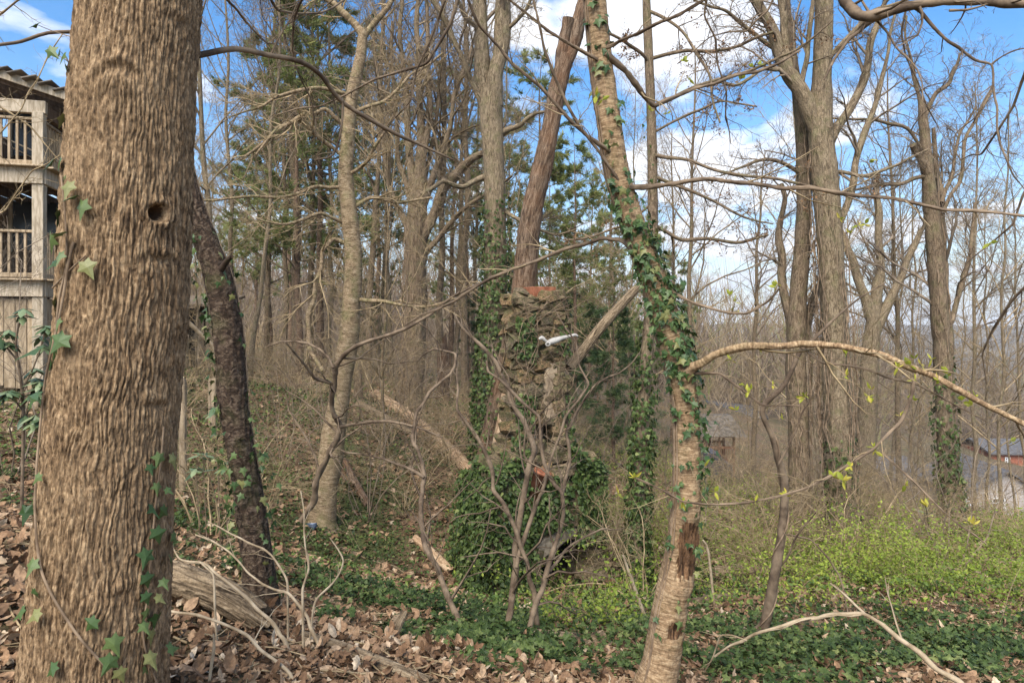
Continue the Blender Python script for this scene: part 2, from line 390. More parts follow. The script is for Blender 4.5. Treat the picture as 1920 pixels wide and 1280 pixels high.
# ------------------------------------------------------------------ setting: ground, far hills
def grid_mesh(xs, ys, zf):
    X, Y = np.meshgrid(xs, ys); Z = zf(X, Y)
    nx = len(xs); i = np.arange(len(ys) - 1)[:, None] * nx; j = np.arange(nx - 1)[None]
    Fq = np.stack([i + j, i + j + 1, i + nx + j + 1, i + nx + j], -1).reshape(-1, 4)
    return Geo().add(np.stack([X, Y, Z], -1).reshape(-1, 3), Fq)
def widen(dense, limit, step, growth):
    a = [dense]
    while a[-1] < limit: a.append(a[-1] + step); step *= growth
    return np.array(a[1:])
half = np.arange(0, 9.01, .2); half = np.r_[half, widen(9.0, 2600, .22, 1.065)]
xs = np.r_[-half[:0:-1], half]
ys = np.r_[-widen(3.0, 400, .5, 1.3)[::-1], np.arange(-3, 17, .2), widen(17, 2800, .22, 1.05)]
m, t, b = material('forest_floor')
v = vec(t, 'Object')
soil = ramp_of(t, tex(t, v, 14, 8, .7), [(.3, (.055, .036, .022)), (.5, (.15, .095, .055)), (.7, (.27, .18, .11))])
green = ramp_of(t, tex(t, v, 20, 6, .7), [(.3, (.025, .04, .012)), (.7, (.11, .135, .04))])
mask = ramp_of(t, tex(t, v, .55, 6, .65), [(.47, (0, 0, 0)), (.62, (.8, .8, .8))])
near = mixc(t, mask, soil, green)
far = ramp_of(t, tex(t, v, .03, 6, .7), [(.3, (.07, .05, .034)), (.5, (.12, .085, .055)), (.7, (.085, .09, .035))])
sp = t.nodes.new('ShaderNodeSeparateXYZ'); t.links.new(v, sp.inputs[0])
mr = t.nodes.new('ShaderNodeMapRange'); t.links.new(sp.outputs[1], mr.inputs[0]); mr.inputs[1].default_value = 30; mr.inputs[2].default_value = 90
t.links.new(mixc(t, mr.outputs[0], near, far), b.inputs['Base Color']); b.inputs['Roughness'].default_value = 1.0
bump(t, b, tex(t, v, 22, 6, .7), .8, .03)
M['floor'] = m
ground = gobj('ground', grid_mesh(xs, ys, gz), M['floor'], kind='structure')
setp(ground, 'sloping woodland floor of brown soil under leaves and ivy', 'ground')

# wooded ridges across the valley
M['hill'] = plain('hill_woods', (.10, .085, .065), (.20, .165, .12), .03, 1.0)
def hill_z(X, Y):
    p = np.stack([X, Y, np.zeros_like(X)], -1)
    ridge = 46 * np.exp(-((Y - 1500 - .1 * X) / 330) ** 2) * (1 + .45 * noise(p / 420, 21)) + 40 * np.exp(-((Y - 900 + .25 * X) / 170) ** 2) * (.6 + .6 * noise(p / 260, 22)) * np.clip((X - 40) / 300, 0, 1)
    return -47.5 + ridge + 6 * noise(p / 60, 23) + 3 * noise(p / 14, 24) + np.clip(ridge / 20, 0, 1) * 2
hz_ = grid_mesh(np.linspace(-1900, 1900, 220), np.linspace(520, 2100, 80), hill_z)
setp(gobj('hills', hz_, M['hill'], kind='structure'), 'low wooded ridges across the valley at the horizon', 'hills')

# ------------------------------------------------------------------ leaves: templates and scatter
def outline(pts, centre=(0, .35, .05), drop=-0.03):
    half_ = pts; full = [(x, y) for x, y in half_] + [(-x, y) for x, y in half_[::-1] if x > 1e-6]
    V = [centre] + [(x, y, drop * (abs(x) * 3)) for x, y in full]; n = len(full)
    Fm = [(0, 1 + i, 1 + (i + 1) % n) for i in range(n)]
    return np.array(V, float), np.array(Fm)
IVY = outline([(0, -.02), (.28, -.16), (.30, .10), (.56, .30), (.22, .46), (0, 1.0)])
IVY_S = (np.array([(0, 0, 0), (.45, .25, -.06), (0, 1, 0), (-.45, .25, -.06), (0, .3, .06)], float), np.array([(4, 0, 1), (4, 1, 2), (4, 2, 3), (4, 3, 0)]))
OAK = outline([(0, 0), (.10, .08), (.14, .22), (.27, .30), (.20, .44), (.33, .58), (.20, .70), (.17, .86), (0, 1.0)], (0, .45, .05))
TULIP = outline([(0, 0), (.16, .12), (.27, .34), (.29, .52), (.2, .76), (0, 1.0)], (0, .45, .06))
LANCE = (np.array([(0, 0, 0), (.17, .35, .04), (.13, .7, .03), (0, 1, -.05), (-.13, .7, .03), (-.17, .35, .04), (0, .5, -.03)], float), np.array([(6, 0, 1), (6, 1, 2), (6, 2, 3), (6, 3, 4), (6, 4, 5), (6, 5, 0)]))
OVAL = (np.array([(0, 0, 0), (.27, .45, .05), (0, 1, 0), (-.27, .45, .05)], float), np.array([(0, 1, 2), (0, 2, 3)]))
NEED = (np.array([(-.02, 0, 0), (.02, 0, 0), (0, 1, 0)], float), np.array([(0, 1, 2)]))

def frames(d, nn=None):
    """Rotation matrices whose Y axis is d and whose Z axis is as near nn as can be."""
    d = nrm(d); nn = rng.normal(size=d.shape) if nn is None else nn
    x = nrm(np.cross(d, nn)); z = np.cross(x, d)
    return np.stack([x, d, z], -1)
def scatter(g, tpl, pos, Rm, s, curl=None, tint=None):
    V, Fm = tpl; n = len(pos); k = len(V)
    W = np.broadcast_to(V, (n, k, 3)).copy()
    if curl is not None:
        W[..., 2] += curl[:, None] * (W[..., 0] ** 2 * 1.6 + (W[..., 1] - .4) ** 2 * .9)
    W = np.einsum('nij,nkj->nki', Rm, W * np.asarray(s)[:, None, None]) + pos[:, None]
    Fx = (Fm[None] + np.arange(n)[:, None, None] * k).reshape(-1, Fm.shape[1])
    return g.add(W.reshape(-1, 3), Fx, np.repeat(tint if tint is not None else rng.random(n), len(Fm)))
def lying(n, tilt=.45):
    a = rng.random(n) * 2 * np.pi
    nn = nrm(np.c_[rng.normal(size=(n, 2)) * tilt, np.ones(n)])
    d = np.c_[np.cos(a), np.sin(a), np.zeros(n)]; d = d - nn * (d * nn).sum(1, keepdims=True)
    return frames(d, nn)
def area(n, y0, y1, spread=1.0, pw=1.0):             # points over the slope ahead, denser near by
    y = y0 * (y1 / y0) ** (rng.random(n) ** pw); x = y * rng.uniform(-spread, spread, n)
    return x, y
def blob(x, y, spots):                               # soft patches on the ground; spots (pixel x, pixel depth, rx, ry in metres)
    r = np.zeros(len(x))
    for px, d, rx, ry in spots:
        cx = (px - 960) / F * d; r = np.maximum(r, np.exp(-((x - cx) / rx) ** 2 - ((y - d) / ry) ** 2))
    return r

ivy_spots = [(760, 5.7, 1.2, .8), (640, 6.1, .9, .8), (880, 5.5, 1.0, .6), (1500, 5.9, 1.6, .7), (1350, 6.0, .9, .6), (1800, 6.0, 1.2, .6), (740, 7.3, 1.9, 2.0), (560, 7.6, 1.3, 1.8), (430, 7.0, .9, 1.4), (700, 11.5, .8, .9), (1150, 9.5, 1.3, 2.2), (1450, 7.2, 2.2, 1.2), (1250, 7.2, 1.4, 1.2), (900, 6.0, 1.0, .9), (1000, 9.5, 2.0, 1.4),
             (560, 13.5, 2.2, 2.0), (1700, 6.8, 1.4, .9), (800, 14, 1.6, 2.0), (430, 10.5, 1.2, 1.5), (650, 17, 2.6, 3.0), (900, 15.5, 1.6, 2), (480, 15, 1.8, 2.5), (560, 19, 2.5, 3), (700, 13.5, 1.8, 1.5), (620, 11, 1.2, 1.2), (380, 9, 1.0, 1.6), (300, 12, 1.5, 3), (1300, 10.5, 1.2, 1.2)]
bare_spots = [(760, 10.3, 1.3, 1.1), (450, 4.1, 1.0, .7), (520, 9.5, 1.0, 1.2), (60, 5, 2, 3)]
def ivy_w(x, y):
    p = np.c_[x, y, np.zeros(len(x))]
    return np.clip(blob(x, y, ivy_spots) - .8 * blob(x, y, bare_spots) + .42 * noise(p * 1.1, 31) + .55 * noise(p * 3.4, 32) - .16 + .16 * (y > 10) * (x < 1.5), 0, 1)

# dead leaves, near ones with their outline
g = Geo()
x, y = area(26000, 2.3, 9.5, 1.05, .9)
keep = rng.random(len(x)) > .55 * ivy_w(x, y); x, y = x[keep], y[keep]; n = len(x)
z = gz(x, y) + rng.uniform(.005, .05, n)
sel = rng.random(n) < .55; fa_ = y > 5.2; SIMPLE = (np.array([(0, 0, 0), (.27, .4, .05), (.1, .8, .02), (0, 1, -.04), (-.24, .6, .06), (-.16, .2, .0)], float), np.array([(0, 1, 2), (0, 2, 3), (0, 3, 4), (0, 4, 5)]))
for tpl, s_ in ((OAK, sel & ~fa_), (TULIP, ~sel & ~fa_), (SIMPLE, fa_)):
    k = s_.sum(); scatter(g, tpl, np.c_[x, y, z][s_], lying(k, .75), rng.uniform(.04, .11, k), rng.normal(.2, 1.1, k), np.clip(rng.normal(.5, .25, k), 0, 1))
setp(gobj('leaf_litter', g, M['litter'], smooth=False, kind='stuff'), 'brown curled oak leaves covering the slope in front', 'leaf litter')
g = Geo()
x, y = area(42000, 8.5, 34, 1.0, .8)
keep = rng.random(len(x)) > .55 * ivy_w(x, y); x, y = x[keep], y[keep]; n = len(x)
scatter(g, (OVAL[0] * np.array([1.3, 1, 1.5]), OVAL[1]), np.c_[x, y, gz(x, y) + rng.uniform(.005, .05, n)], lying(n, .5), rng.uniform(.09, .18, n), None, np.clip(rng.normal(.5, .25, n), 0, 1))
setp(gobj('leaf_litter', g, M['litter'], smooth=False, kind='stuff'), 'brown fallen leaves carpeting the hollow around the chimney and beyond', 'leaf litter')

# ivy on the ground
g = Geo()
x, y = area(190000, 3.8, 23, 1.0, .85)
w = ivy_w(x, y); keep = rng.random(len(x)) < np.clip(w * np.where(y > 10, 1.9, 1.3) - .12, 0, 1); x, y = x[keep], y[keep]; n = len(x)
z = gz(x, y) + rng.uniform(.02, .13, n)
nearm = y < 6.6
for tpl, s_ in ((IVY, nearm), (IVY_S, ~nearm)):
    k = s_.sum(); scatter(g, tpl, np.c_[x, y, z][s_], lying(k, .6), rng.uniform(.03, .072, k), rng.normal(0, .25, k), np.clip(rng.normal(.42, .22, k) + .25 * noise(np.c_[x, y, z][s_] * 1.7, 77), 0, 1))
setp(gobj('ivy_ground_cover', g, M['ivy'], smooth=False, kind='stuff'), 'dark green ivy carpeting the hollow around the chimney', 'ivy')

# low green growth, and the yellow-green thicket at the foot of the slope
g = Geo()
x, y = area(80000, 8.5, 36, .95, .9)
p = np.c_[x, y, np.zeros(len(x))]
w = np.clip(.45 + .5 * noise(p * .35, 41) + .3 * noise(p * 1.3, 42), 0, 1) * np.clip(1.1 - blob(x, y, bare_spots), 0, 1)
keep = rng.random(len(x)) < w; x, y = x[keep], y[keep]; n = len(x)
scatter(g, OVAL, np.c_[x, y, gz(x, y) + rng.uniform(.02, .2, n)], lying(n, .8), rng.uniform(.04, .1, n), None)
setp(gobj('green_ground_cover', g, M['cover'], smooth=False, kind='stuff'), 'low green weeds spreading between the logs and tree trunks', 'weeds')

thick = [(1180, 13.5, 1.5, 2.0), (1330, 15, 2.2, 3.0), (1450, 16, 2.6, 4.0), (1620, 13.5, 2.6, 3.0), (1800, 13, 3.5, 3.5), (1880, 18, 5, 6), (1700, 20, 4, 6), (1400, 22, 4, 5), (1250, 21, 3, 5), (1850, 9, 1.8, 1.6), (1085, 7.4, .35, .35), (1030, 7.0, .3, .3), (1700, 9.6, 2.2, 1.0)]
def thicket(ns, nl, name, label, spots, hmax, mat, smat, seedn, ls=(.035, .075), y0=6.5, y1=30, shoots=0):
    x, y = area(ns * 6, y0, y1, .95, .85)
    p = np.c_[x, y, np.zeros(len(x))]
    w = blob(x, y, spots) * np.clip(.45 + 1.3 * noise(p * .55, seedn) + .5 * noise(p * 1.9, seedn + 1), .04, 1); w = w * ~((np.abs(x - .75) < .75) & (y > 8.2) & (y < 12.5)); keep = np.nonzero(rng.random(len(x)) < w)[0][:ns]; x, y = x[keep], y[keep]; n = len(x)
    h = rng.uniform(.25, 1, n) ** 1.3 * hmax
    d = nrm(np.c_[rng.normal(size=(n, 2)) * .45, np.ones(n)]); Pc = np.empty((n, 6, 3)); Pc[:, 0] = np.c_[x, y, gz(x, y) - .03]
    for s in range(1, 6):
        d = nrm(d + rng.normal(size=(n, 3)) * .2 + np.array([0, 0, -.07 * s])); Pc[:, s] = Pc[:, s - 1] + d * (h / 5)[:, None]
    g = Geo(); rd = np.maximum(.0022, y * .00022)[:, None] * np.linspace(1.3, .6, 6)[None]
    tubes(g, Pc, rd, 3)
    if shoots:
        Ps, Rs = grow(Pc, rd, shoots, t=(.25, 1), ang=(25, 65), ln=(.3, .6), n=4, up=.05, wig=.22, rmin=.0016); tubes(g, Ps, np.minimum(Rs, rd[np.repeat(np.arange(n), shoots), :4] * .8), 3)
    o1 = setp(gobj(name + '_stems', g, smat, kind='stuff'), label[0], 'brush')
    if nl:
        i = rng.integers(0, n, nl); f = rng.uniform(.8, 4.999, nl); i0 = f.astype(int); fr = (f - i0)[:, None]
        pos = Pc[i, i0] * (1 - fr) + Pc[i, i0 + 1] * fr + rng.normal(size=(nl, 3)) * .07
        pos[:, 2] = np.maximum(pos[:, 2], gz(pos[:, 0], pos[:, 1]) + .02)
        g = Geo(); scatter(g, OVAL, pos, lying(nl, 1.1), rng.uniform(ls[0], ls[1], nl), None, np.clip(rng.normal(.45, .2, nl) + .4 * noise(pos * .6, 91), 0, 1))
        setp(gobj(name, g, mat, smooth=False, kind='stuff'), label[1], 'undergrowth')
thicket(3600, 100000, 'green_undergrowth', ('thin stems inside the yellow-green thicket at the foot of the slope', 'yellow-green leafy thicket at the foot of the slope past the chimney'), thick, 1.45, M['fresh'], M['twig_tan'], 51, ls=(.03, .06))
brush = [(480, 17, 2, 2), (560, 21, 4, 5), (1730, 18, 3, 4), (1850, 20, 4, 4), (1650, 13, 1.5, 2), (1390, 13, 1.6, 2.4), (690, 14, 1.4, 1.5), (760, 24, 6, 7), (900, 27, 6, 7), (1000, 22, 4, 6), (1120, 20, 3, 5), (1450, 20, 3, 6), (1560, 19, 3.4, 6), (1640, 20, 3, 5), (390, 9, .8, 1.5), (480, 28, 8, 8), (250, 22, 5, 7), (60, 10, 2, 2)]
thicket(2300, 0, 'bare_brush', ('tangle of thin tan twigs standing all through the hollow',), brush, 2.3, None, M['twig_tan'], 52, y0=7, y1=42, shoots=4)
# bare fine thicket farther back under the trees
far_br = [(x_, d_, 7, 8) for x_, d_ in ((300, 40), (450, 38), (600, 40), (750, 44), (900, 48), (1050, 44), (1150, 36), (1300, 52), (1450, 34), (1530, 30), (1600, 36), (1660, 44), (1420, 48), (1780, 60), (1880, 62), (700, 32), (500, 50), (1000, 60), (1250, 60), (1550, 60))]
thicket(1400, 0, 'woodland_thicket', ('grey-brown thicket of bare saplings deep between the far trunks',), far_br, 4.2, None, M['twig_tan'], 53, y0=26, y1=75, shoots=4)

# woods across the valley, too far to tell the trees apart
n = 9500; yy = 66 * (620 / 66) ** rng.random(n); xx = yy * rng.uniform(-.75, .95, n); keep = ~((xx / yy > .55) & (yy < 90)); xx, yy = xx[keep], yy[keep]; n = len(xx)
hh = rng.uniform(7, 16, n); k_ = 14; base = np.c_[xx, yy, gz(xx, yy)]
org_ = np.repeat(base, k_, 0) + np.c_[np.zeros((n * k_, 2)), np.repeat(hh, k_) * rng.uniform(0, .75, n * k_)]; dd = nrm(np.c_[rng.normal(size=(n * k_, 2)) * .55, np.abs(rng.normal(size=n * k_)) + .5])
tr = (np.array([(-.5, 0, 0), (.5, 0, 0), (0, 1, 0)], float), np.array([(0, 1, 2)])); W = frames(dd, np.tile([0, -1., .1], (n * k_, 1))); ln_ = np.repeat(hh, k_) * rng.uniform(.25, .5, n * k_); wd = np.repeat(np.maximum(.05, yy * .0011), k_)
V3 = np.stack([org_ - W[:, :, 0] * wd[:, None] / 2, org_ + W[:, :, 0] * wd[:, None] / 2, org_ + dd * ln_[:, None]], 1).reshape(-1, 3); g = Geo().add(V3, np.arange(n * k_ * 3).reshape(-1, 3), np.repeat(rng.random(n), k_))
M['far_wood'] = tinted('far_wood', [(0, (.10, .075, .055)), (.6, (.20, .15, .11)), (.85, (.26, .20, .13)), (1, (.16, .17, .06))], .9, 0, .1, 0)
setp(gobj('distant_woods', g, M['far_wood'], smooth=False, kind='stuff'), 'grey-brown bare woods filling the valley down to the horizon', 'woods')

# broken leaf crumbs and small fallen twigs over the near ground
g = Geo(); x, y = area(34000, 2.3, 11, 1.05, .9); n = len(x)
scatter(g, (OVAL[0] * np.array([1.5, 1, 2.0]), OVAL[1]), np.c_[x, y, gz(x, y) + rng.uniform(.0, .035, n)], lying(n, .8), rng.uniform(.018, .05, n), None, np.clip(rng.normal(.35, .28, n), 0, 1))
setp(gobj('leaf_crumbs', g, M['litter'], smooth=False, kind='stuff'), 'crumbled brown leaf fragments matted over the near slope', 'leaf litter')
g = Geo(); x, y = area(1500, 2.4, 18, 1.0, .8); n = len(x); a_ = rng.random(n) * 6.28; L_ = rng.uniform(.15, .9, n); Pc = np.empty((n, 5, 3)); px_, py_ = x.copy(), y.copy()
for s in range(5):
    Pc[:, s] = np.c_[px_, py_, gz(px_, py_) + rng.uniform(.01, .06, n)]; a_ = a_ + rng.normal(size=n) * .25; px_ = px_ + np.cos(a_) * L_ / 4; py_ = py_ + np.sin(a_) * L_ / 4
tubes(g, Pc, rng.uniform(.0025, .008, n)[:, None] * np.linspace(1, .5, 5)[None], 4); setp(gobj('twig_litter', g, M['twig_tan'], kind='stuff'), 'small dry twigs fallen all over the woodland floor', 'twigs')

# ------------------------------------------------------------------ the big trunk beside the camera
BT_Y = 2.8
bt = [(-205, 236), (-100, 240), (0, 238), (150, 243), (300, 248), (450, 252), (600, 254), (720, 255), (840, 257), (970, 262), (1100, 272), (1280, 290), (1380, 318), (1450, 350)]
btc = [278, 270, 264, 253, 244, 238, 231, 220, 208, 198, 190, 177, 170, 165]
big = thing('big_tree', 'thick furrowed tan tree trunk filling the view beside the camera', 'tree', (P(170, 600, BT_Y)[0], BT_Y, g1(-1.73, BT_Y)))
def big_axis(z):                                     # world z -> centre x and radius
    yy = HOR - (z - CAMZ) / BT_Y * F
    ys_ = np.array([a for a, _ in bt], float)
    return (np.interp(yy, ys_, btc) - 960) / F * BT_Y, np.interp(yy, ys_, [w for _, w in bt]) / F * BT_Y / 2 * .855
nz, nk = 560, 350
zz = np.linspace(-.18, 3.55, nz); cx, rr0 = big_axis(zz)
th = np.r_[-2.72 + np.arange(310) * 3.32 / 310, .60 + np.arange(nk - 310 + 1) * (2 * np.pi - 3.32) / (nk - 310)]     # finer where it faces the view
q = np.stack([np.cos(th)[None] * rr0[:, None] * np.ones((nz, 1)), np.sin(th)[None] * rr0[:, None], np.broadcast_to(zz[:, None], (nz, nk + 1))], -1)
def plates(nth, cz, seed, jit=.85, wu=.35, wz=.5):
    # cracked plates: distance to the borders of stretched cells, closed round the trunk
    uu = (th / (2 * np.pi) * nth)[None] + wu * noise(q * np.array([9, 9, 6.0]), seed) * 2 + wu * noise(q * np.array([26, 26, 16.0]), seed + 1); vv = (q[..., 2] / cz) + wz * noise(q * np.array([12, 12, 5.0]), seed + 2)
    iu, iv_ = np.floor(uu), np.floor(vv); f1 = np.full(uu.shape, 9.0); f2 = f1.copy()
    for du in (-1, 0, 1):
        for dv in (-1, 0, 1):
            ci, cj = iu + du, iv_ + dv; wi = np.mod(ci, nth).astype(np.int64); cjj = cj.astype(np.int64) + 1000; zz0 = np.zeros_like(wi)
            d_ = np.hypot(ci + .5 + jit * (_h(wi, cjj, zz0, seed) - .5) - uu, cj + .5 + jit * (_h(wi, cjj, zz0, seed + 5) - .5) - vv)
            f2 = np.where(d_ < f1, f1, np.minimum(f2, d_)); f1 = np.minimum(f1, d_)
    return f2 - f1
rid = np.clip(plates(80, .24, 61, .9, .40, .6) / .45, 0, 1) ** .6; sm = np.clip(plates(140, .06, 81) / .5, 0, 1)
fl_ = noise(q * np.array([90, 90, 40.0]), 64); fl2 = noise(q * np.array([170, 170, 110.0]), 65); brk = noise(q * np.array([20, 20, 12.0]), 63)
relief = .012 * (rid - .6) * (1 + .3 * brk) +   .0036 * (sm - .5) * (.4 + rid) + .0022 * fl_ + .0018 * fl2 + .005 * fbm(q * 3, 2, 66)
def spot(px, py):                                    # where a pixel lands on the trunk: angle and height
    z = CAMZ + (HOR - py) / F * (BT_Y - .2)
    for _ in range(2):
        c, r = big_axis(np.array([z])); c, r = c[0], r[0]; L = math.hypot(c, BT_Y); d_ = np.array([-c, -BT_Y]) / L; e_ = np.array([-d_[1], d_[0]])
        yy = HOR - (z - CAMZ) / BT_Y * F; pc = np.interp(yy, [v[0] for v in bt], btc); hw = np.interp(yy, [v[0] for v in bt], [v[1] for v in bt]) / 2
        f = float(np.clip((px - pc) / hw, -.97, .97)); o = f * e_ + math.sqrt(1 - f * f) * d_; z = CAMZ + (HOR - py) / F * (BT_Y + r * o[1])
    return math.atan2(o[1], o[0]), z
def local(px, py):
    a, z = spot(px, py); da = (th[None] - a + np.pi) % (2 * np.pi) - np.pi
    return da * .27 * np.ones((nz, 1)), zz[:, None] - z
u, w = local(294, 400); d2 = np.sqrt((u / 1.1) ** 2 + w ** 2 * 1.1) * (1 + .25 * noise(q * 18, 99))
hole = np.exp(-(d2 / .031) ** 4); relief = relief * (1 - hole) - .075 * hole + .009 * np.exp(-((d2 - .05) / .02) ** 2) * (1 + noise(q * 14, 98))
u, w = local(225, 135); arch = w - .05 + 4.2 * u ** 2
relief += .012 * np.exp(-(arch / .02) ** 2) * np.exp(-(u / .13) ** 2) - .009 * np.exp(-((arch + .035) / .02) ** 2) * np.exp(-(u / .11) ** 2) + .018 * np.exp(-((u / .10) ** 2 + ((w + .04) / .05) ** 2))
for px_, py_, a_ in ((300, 470, .009), (290, 745, .007), (225, 1100, .005), (330, 20, .007)):
    u, w = local(px_, py_); relief += a_ * np.exp(-(u / .075) ** 2 - (w / .022) ** 2) - a_ * np.exp(-(u / .07) ** 2 - ((w + .035) / .016) ** 2)
rr = rr0[:, None] + relief; rr[:, -1] = rr[:, 0]
V = np.stack([cx[:, None] + rr * np.cos(th)[None], BT_Y + rr * np.sin(th)[None], np.broadcast_to(zz[:, None], rr.shape)], -1)
i = np.arange(nz - 1)[:, None] * (nk + 1); j = np.arange(nk)[None]
g = Geo().add(V.reshape(-1, 3), np.stack([i + j, i + j + 1, i + nk + 2 + j, i + nk + 1 + j], -1).reshape(-1, 4))
bt_o = gobj('trunk', g, M['bark_big'], big); bt_o.data.materials.append(M['wound'])
bt_o.data.polygons.foreach_set('material_index', ((hole[:-1, :-1] > .45).ravel()).astype(np.int32))
# the trunk above the picture and its boughs
g = Geo(); cxt, rt = big_axis(np.array([3.5]))
stem(g, [(cxt[0], BT_Y, 3.45, rt[0]), (cxt[0] + .1, 2.85, 5, .24), (cxt[0] + .2, 2.9, 7.5, .2), (cxt[0] + .1, 3.0, 11, .12), (cxt[0], 3, 14, .03)], 40, .2, .05)
gobj('upper_trunk', g, M['bark_big'], big)

def branch(pts, d0, d1=None, wscale=1.0, kink=0.0):
    """Pixel polyline (x, y, width) at depths d0 .. d1 -> rows (x, y, z, r)."""
    n = len(pts); d1 = d0 if d1 is None else d1; out = []
    for k, p_ in enumerate(pts):
        d = d0 + (d1 - d0) * k / max(n - 1, 1)
        if len(p_) > 3: d += p_[3]
        out.append([*P(p_[0], p_[1], d), p_[2] / F * d / 2 * wscale * .94 / math.hypot(1, (p_[0] - 960) / F)])
    o = np.array(out)
    if kink and n > 2:
        mid = (o[:-1] + o[1:]) / 2; L_ = np.linalg.norm(np.diff(o[:, :3], axis=0), axis=1)[:, None]
        mid[:, :3] += np.clip(rng.normal(size=(n - 1, 3)), -1.5, 1.5) * L_ * kink; full = np.empty((2 * n - 1, 4)); full[::2] = o; full[1::2] = mid
        full[1:-1, 3] *= rng.uniform(.9, 1.12, 2 * n - 3); o = full
    return o
def as_batch(rows, n=14):
    s = spline(rows, .05); k = np.linspace(0, len(s) - 1, n).round().astype(int); return s[None, k, :3], s[None, k, 3]
TIPS = {}
def twiggy(root, limbs, levels, mat, name='twigs', n0=14, tips=None, k=3):
    """Side shoots growing on given limbs (rows), level by level, as one crown mesh of the thing."""
    g = Geo(); PB = np.concatenate([as_batch(r_, n0)[0] for r_ in limbs]); RB = np.concatenate([as_batch(r_, n0)[1] for r_ in limbs])
    pool = [(PB, RB)]
    for lv in levels:
        src = lv.pop('src', -1); Pn, Rn = grow(*pool[src], **lv); pool.append((Pn, Rn)); tubes(g, Pn, Rn, k)
    if tips is not None: TIPS[tips] = pool[-1][0][:, -1]
    return gobj(name, g, mat, root, kind='stuff' if name in ('twigs', 'side_shoots') else None), pool

def dressed(name, label, cat, trunk, limbs, mat, d0, d1=None, levels=None, twig='twig_grey', sides=22, step=.14, amp=.10, ridges=0, ridge_amp=0.0, fine=0.0, group=None, jag=0.0, seed=1, root_flare=True, limb_scale=1.0, limb_mat=None, tips=None, trunk_levels=None, crown='crown'):
    rows = branch(trunk, d0, d1)
    if root_flare:
        bx, by = rows[0][0], rows[0][1]; z = g1(bx, by)
        rows[0][2] = z + .06; rows = np.vstack([[bx, by, z - .22, rows[0][3] * 1.5], rows]); rows[1][3] *= 1.14
    root = thing(name, label, cat, (rows[0][0], rows[0][1], rows[0][2] + (.22 if root_flare else 0)), group)
    g = Geo(); stem(g, rows, sides, step, amp, ridges, seed, True, jag, ridge_amp, fine); gobj('trunk', g, mat, root, uv=True)
    lr = []
    for q_, L_ in enumerate(limbs):
        dd = L_[0] if isinstance(L_[0], (int, float)) else None
        pts_ = L_[2:] if dd is not None else L_
        r_ = branch(pts_, L_[0], L_[1], limb_scale, kink=.035) if dd is not None else branch(pts_, rows[-1][1], kink=.035)
        g = Geo(); stem(g, r_, max(8, sides // 2), step, amp, max(3, ridges // 2), seed + 10 + q_, True, 0, ridge_amp * .6, fine, lin=(limb_scale < 1 and q_ > 0)); gobj('limb', g, (limb_mat if limb_mat and q_ else mat), root, uv=True); lr.append(r_)
    if levels and lr: twiggy(root, lr, [dict(l) for l in levels], M[twig], crown, tips=tips)
    if trunk_levels: twiggy(root, [rows], [dict(l) for l in trunk_levels], M[twig], 'side_shoots')
    return root, rows, lr

# the bough that reaches right from behind the big trunk
r1 = [branch([(372, 104, 13), (440, 92, 12), (500, 103, 11), (560, 115, 10), (600, 140, 9), (640, 190, 8.5), (700, 228, 8), (750, 255, 7), (780, 268, 6), (850, 300, 4)], 3.0, 4.2),
      branch([(643, 190, 5), (640, 240, 4.5), (625, 290, 4), (590, 300, 3)], 3.6, 3.6), branch([(150, 60, 9), (90, 62, 8), (40, 78, 8), (0, 84, 8), (-80, 95, 7)], 2.95, 2.6)]
for r_ in r1:
    g = Geo(); stem(g, r_, 10, .05, .12, seed=3); gobj('bough', g, M['twig_near'], big)
twiggy(big, r1[:2], [dict(m=7, t=(.2, .98), ang=(25, 70), ln=(.18, .34), up=.05, rr=.5, wig=.2, rmin=.0016), dict(m=4, ang=(25, 60), ln=(.3, .55), up=.05, wig=.2, rmin=.0011, n=4)], M['twig_near'])

SH = dict(m=9, t=(.15, .97), ang=(30, 65), ln=(.3, .55), up=.2, wig=.18, rmin=.006, n=6)
# dark leaning tree behind the big trunk
dark, dark_rows, _ = dressed('leaning_tree', 'dark scaly-barked leaning tree with ivy, just behind the thick trunk', 'tree',
    [(488, 1150, 66), (481, 1040, 60), (466, 930, 57), (451, 840, 56), (438, 760, 56), (433, 680, 59), (425, 600, 60), (410, 520, 57), (389, 460, 51), (371, 410, 45), (352, 350, 42), (330, 250, 38), (300, 120, 35), (270, -60, 30), (240, -300, 22)], [],
    M['bark_dark'], 5.6, 5.4, sides=72, step=.028, amp=.10, ridges=13, ridge_amp=.012, fine=.008, seed=5, trunk_levels=[dict(m=6, t=(.7, .98), ang=(30, 60), ln=(.2, .4), up=.3, n=6, rmin=.005), dict(m=5, ln=(.3, .6), n=5, rmin=.003), dict(m=4, ln=(.3, .6), n=4, rmin=.002)])
g = Geo(); stem(g, branch([(415, 505, 13), (425, 490, 11), (434, 481, 9)], 5.42, 5.3), 8, .02, .2, jag=.01); gobj('branch_stub', g, M['bark_dark'], dark)
# pale branch leaning behind it
pb = thing('fallen_branch', 'pale bare branch leaning between the thick trunk and the dark scaly tree', 'branch', P(400, 650, 6.2))
g = Geo(); stem(g, branch([(330, 585, 9), (352, 603, 9), (375, 625, 9), (402, 652, 9), (425, 690, 8)], 6.0, 6.3), 10, .04, .06); gobj('shaft', g, M['wood_pale'], pb)

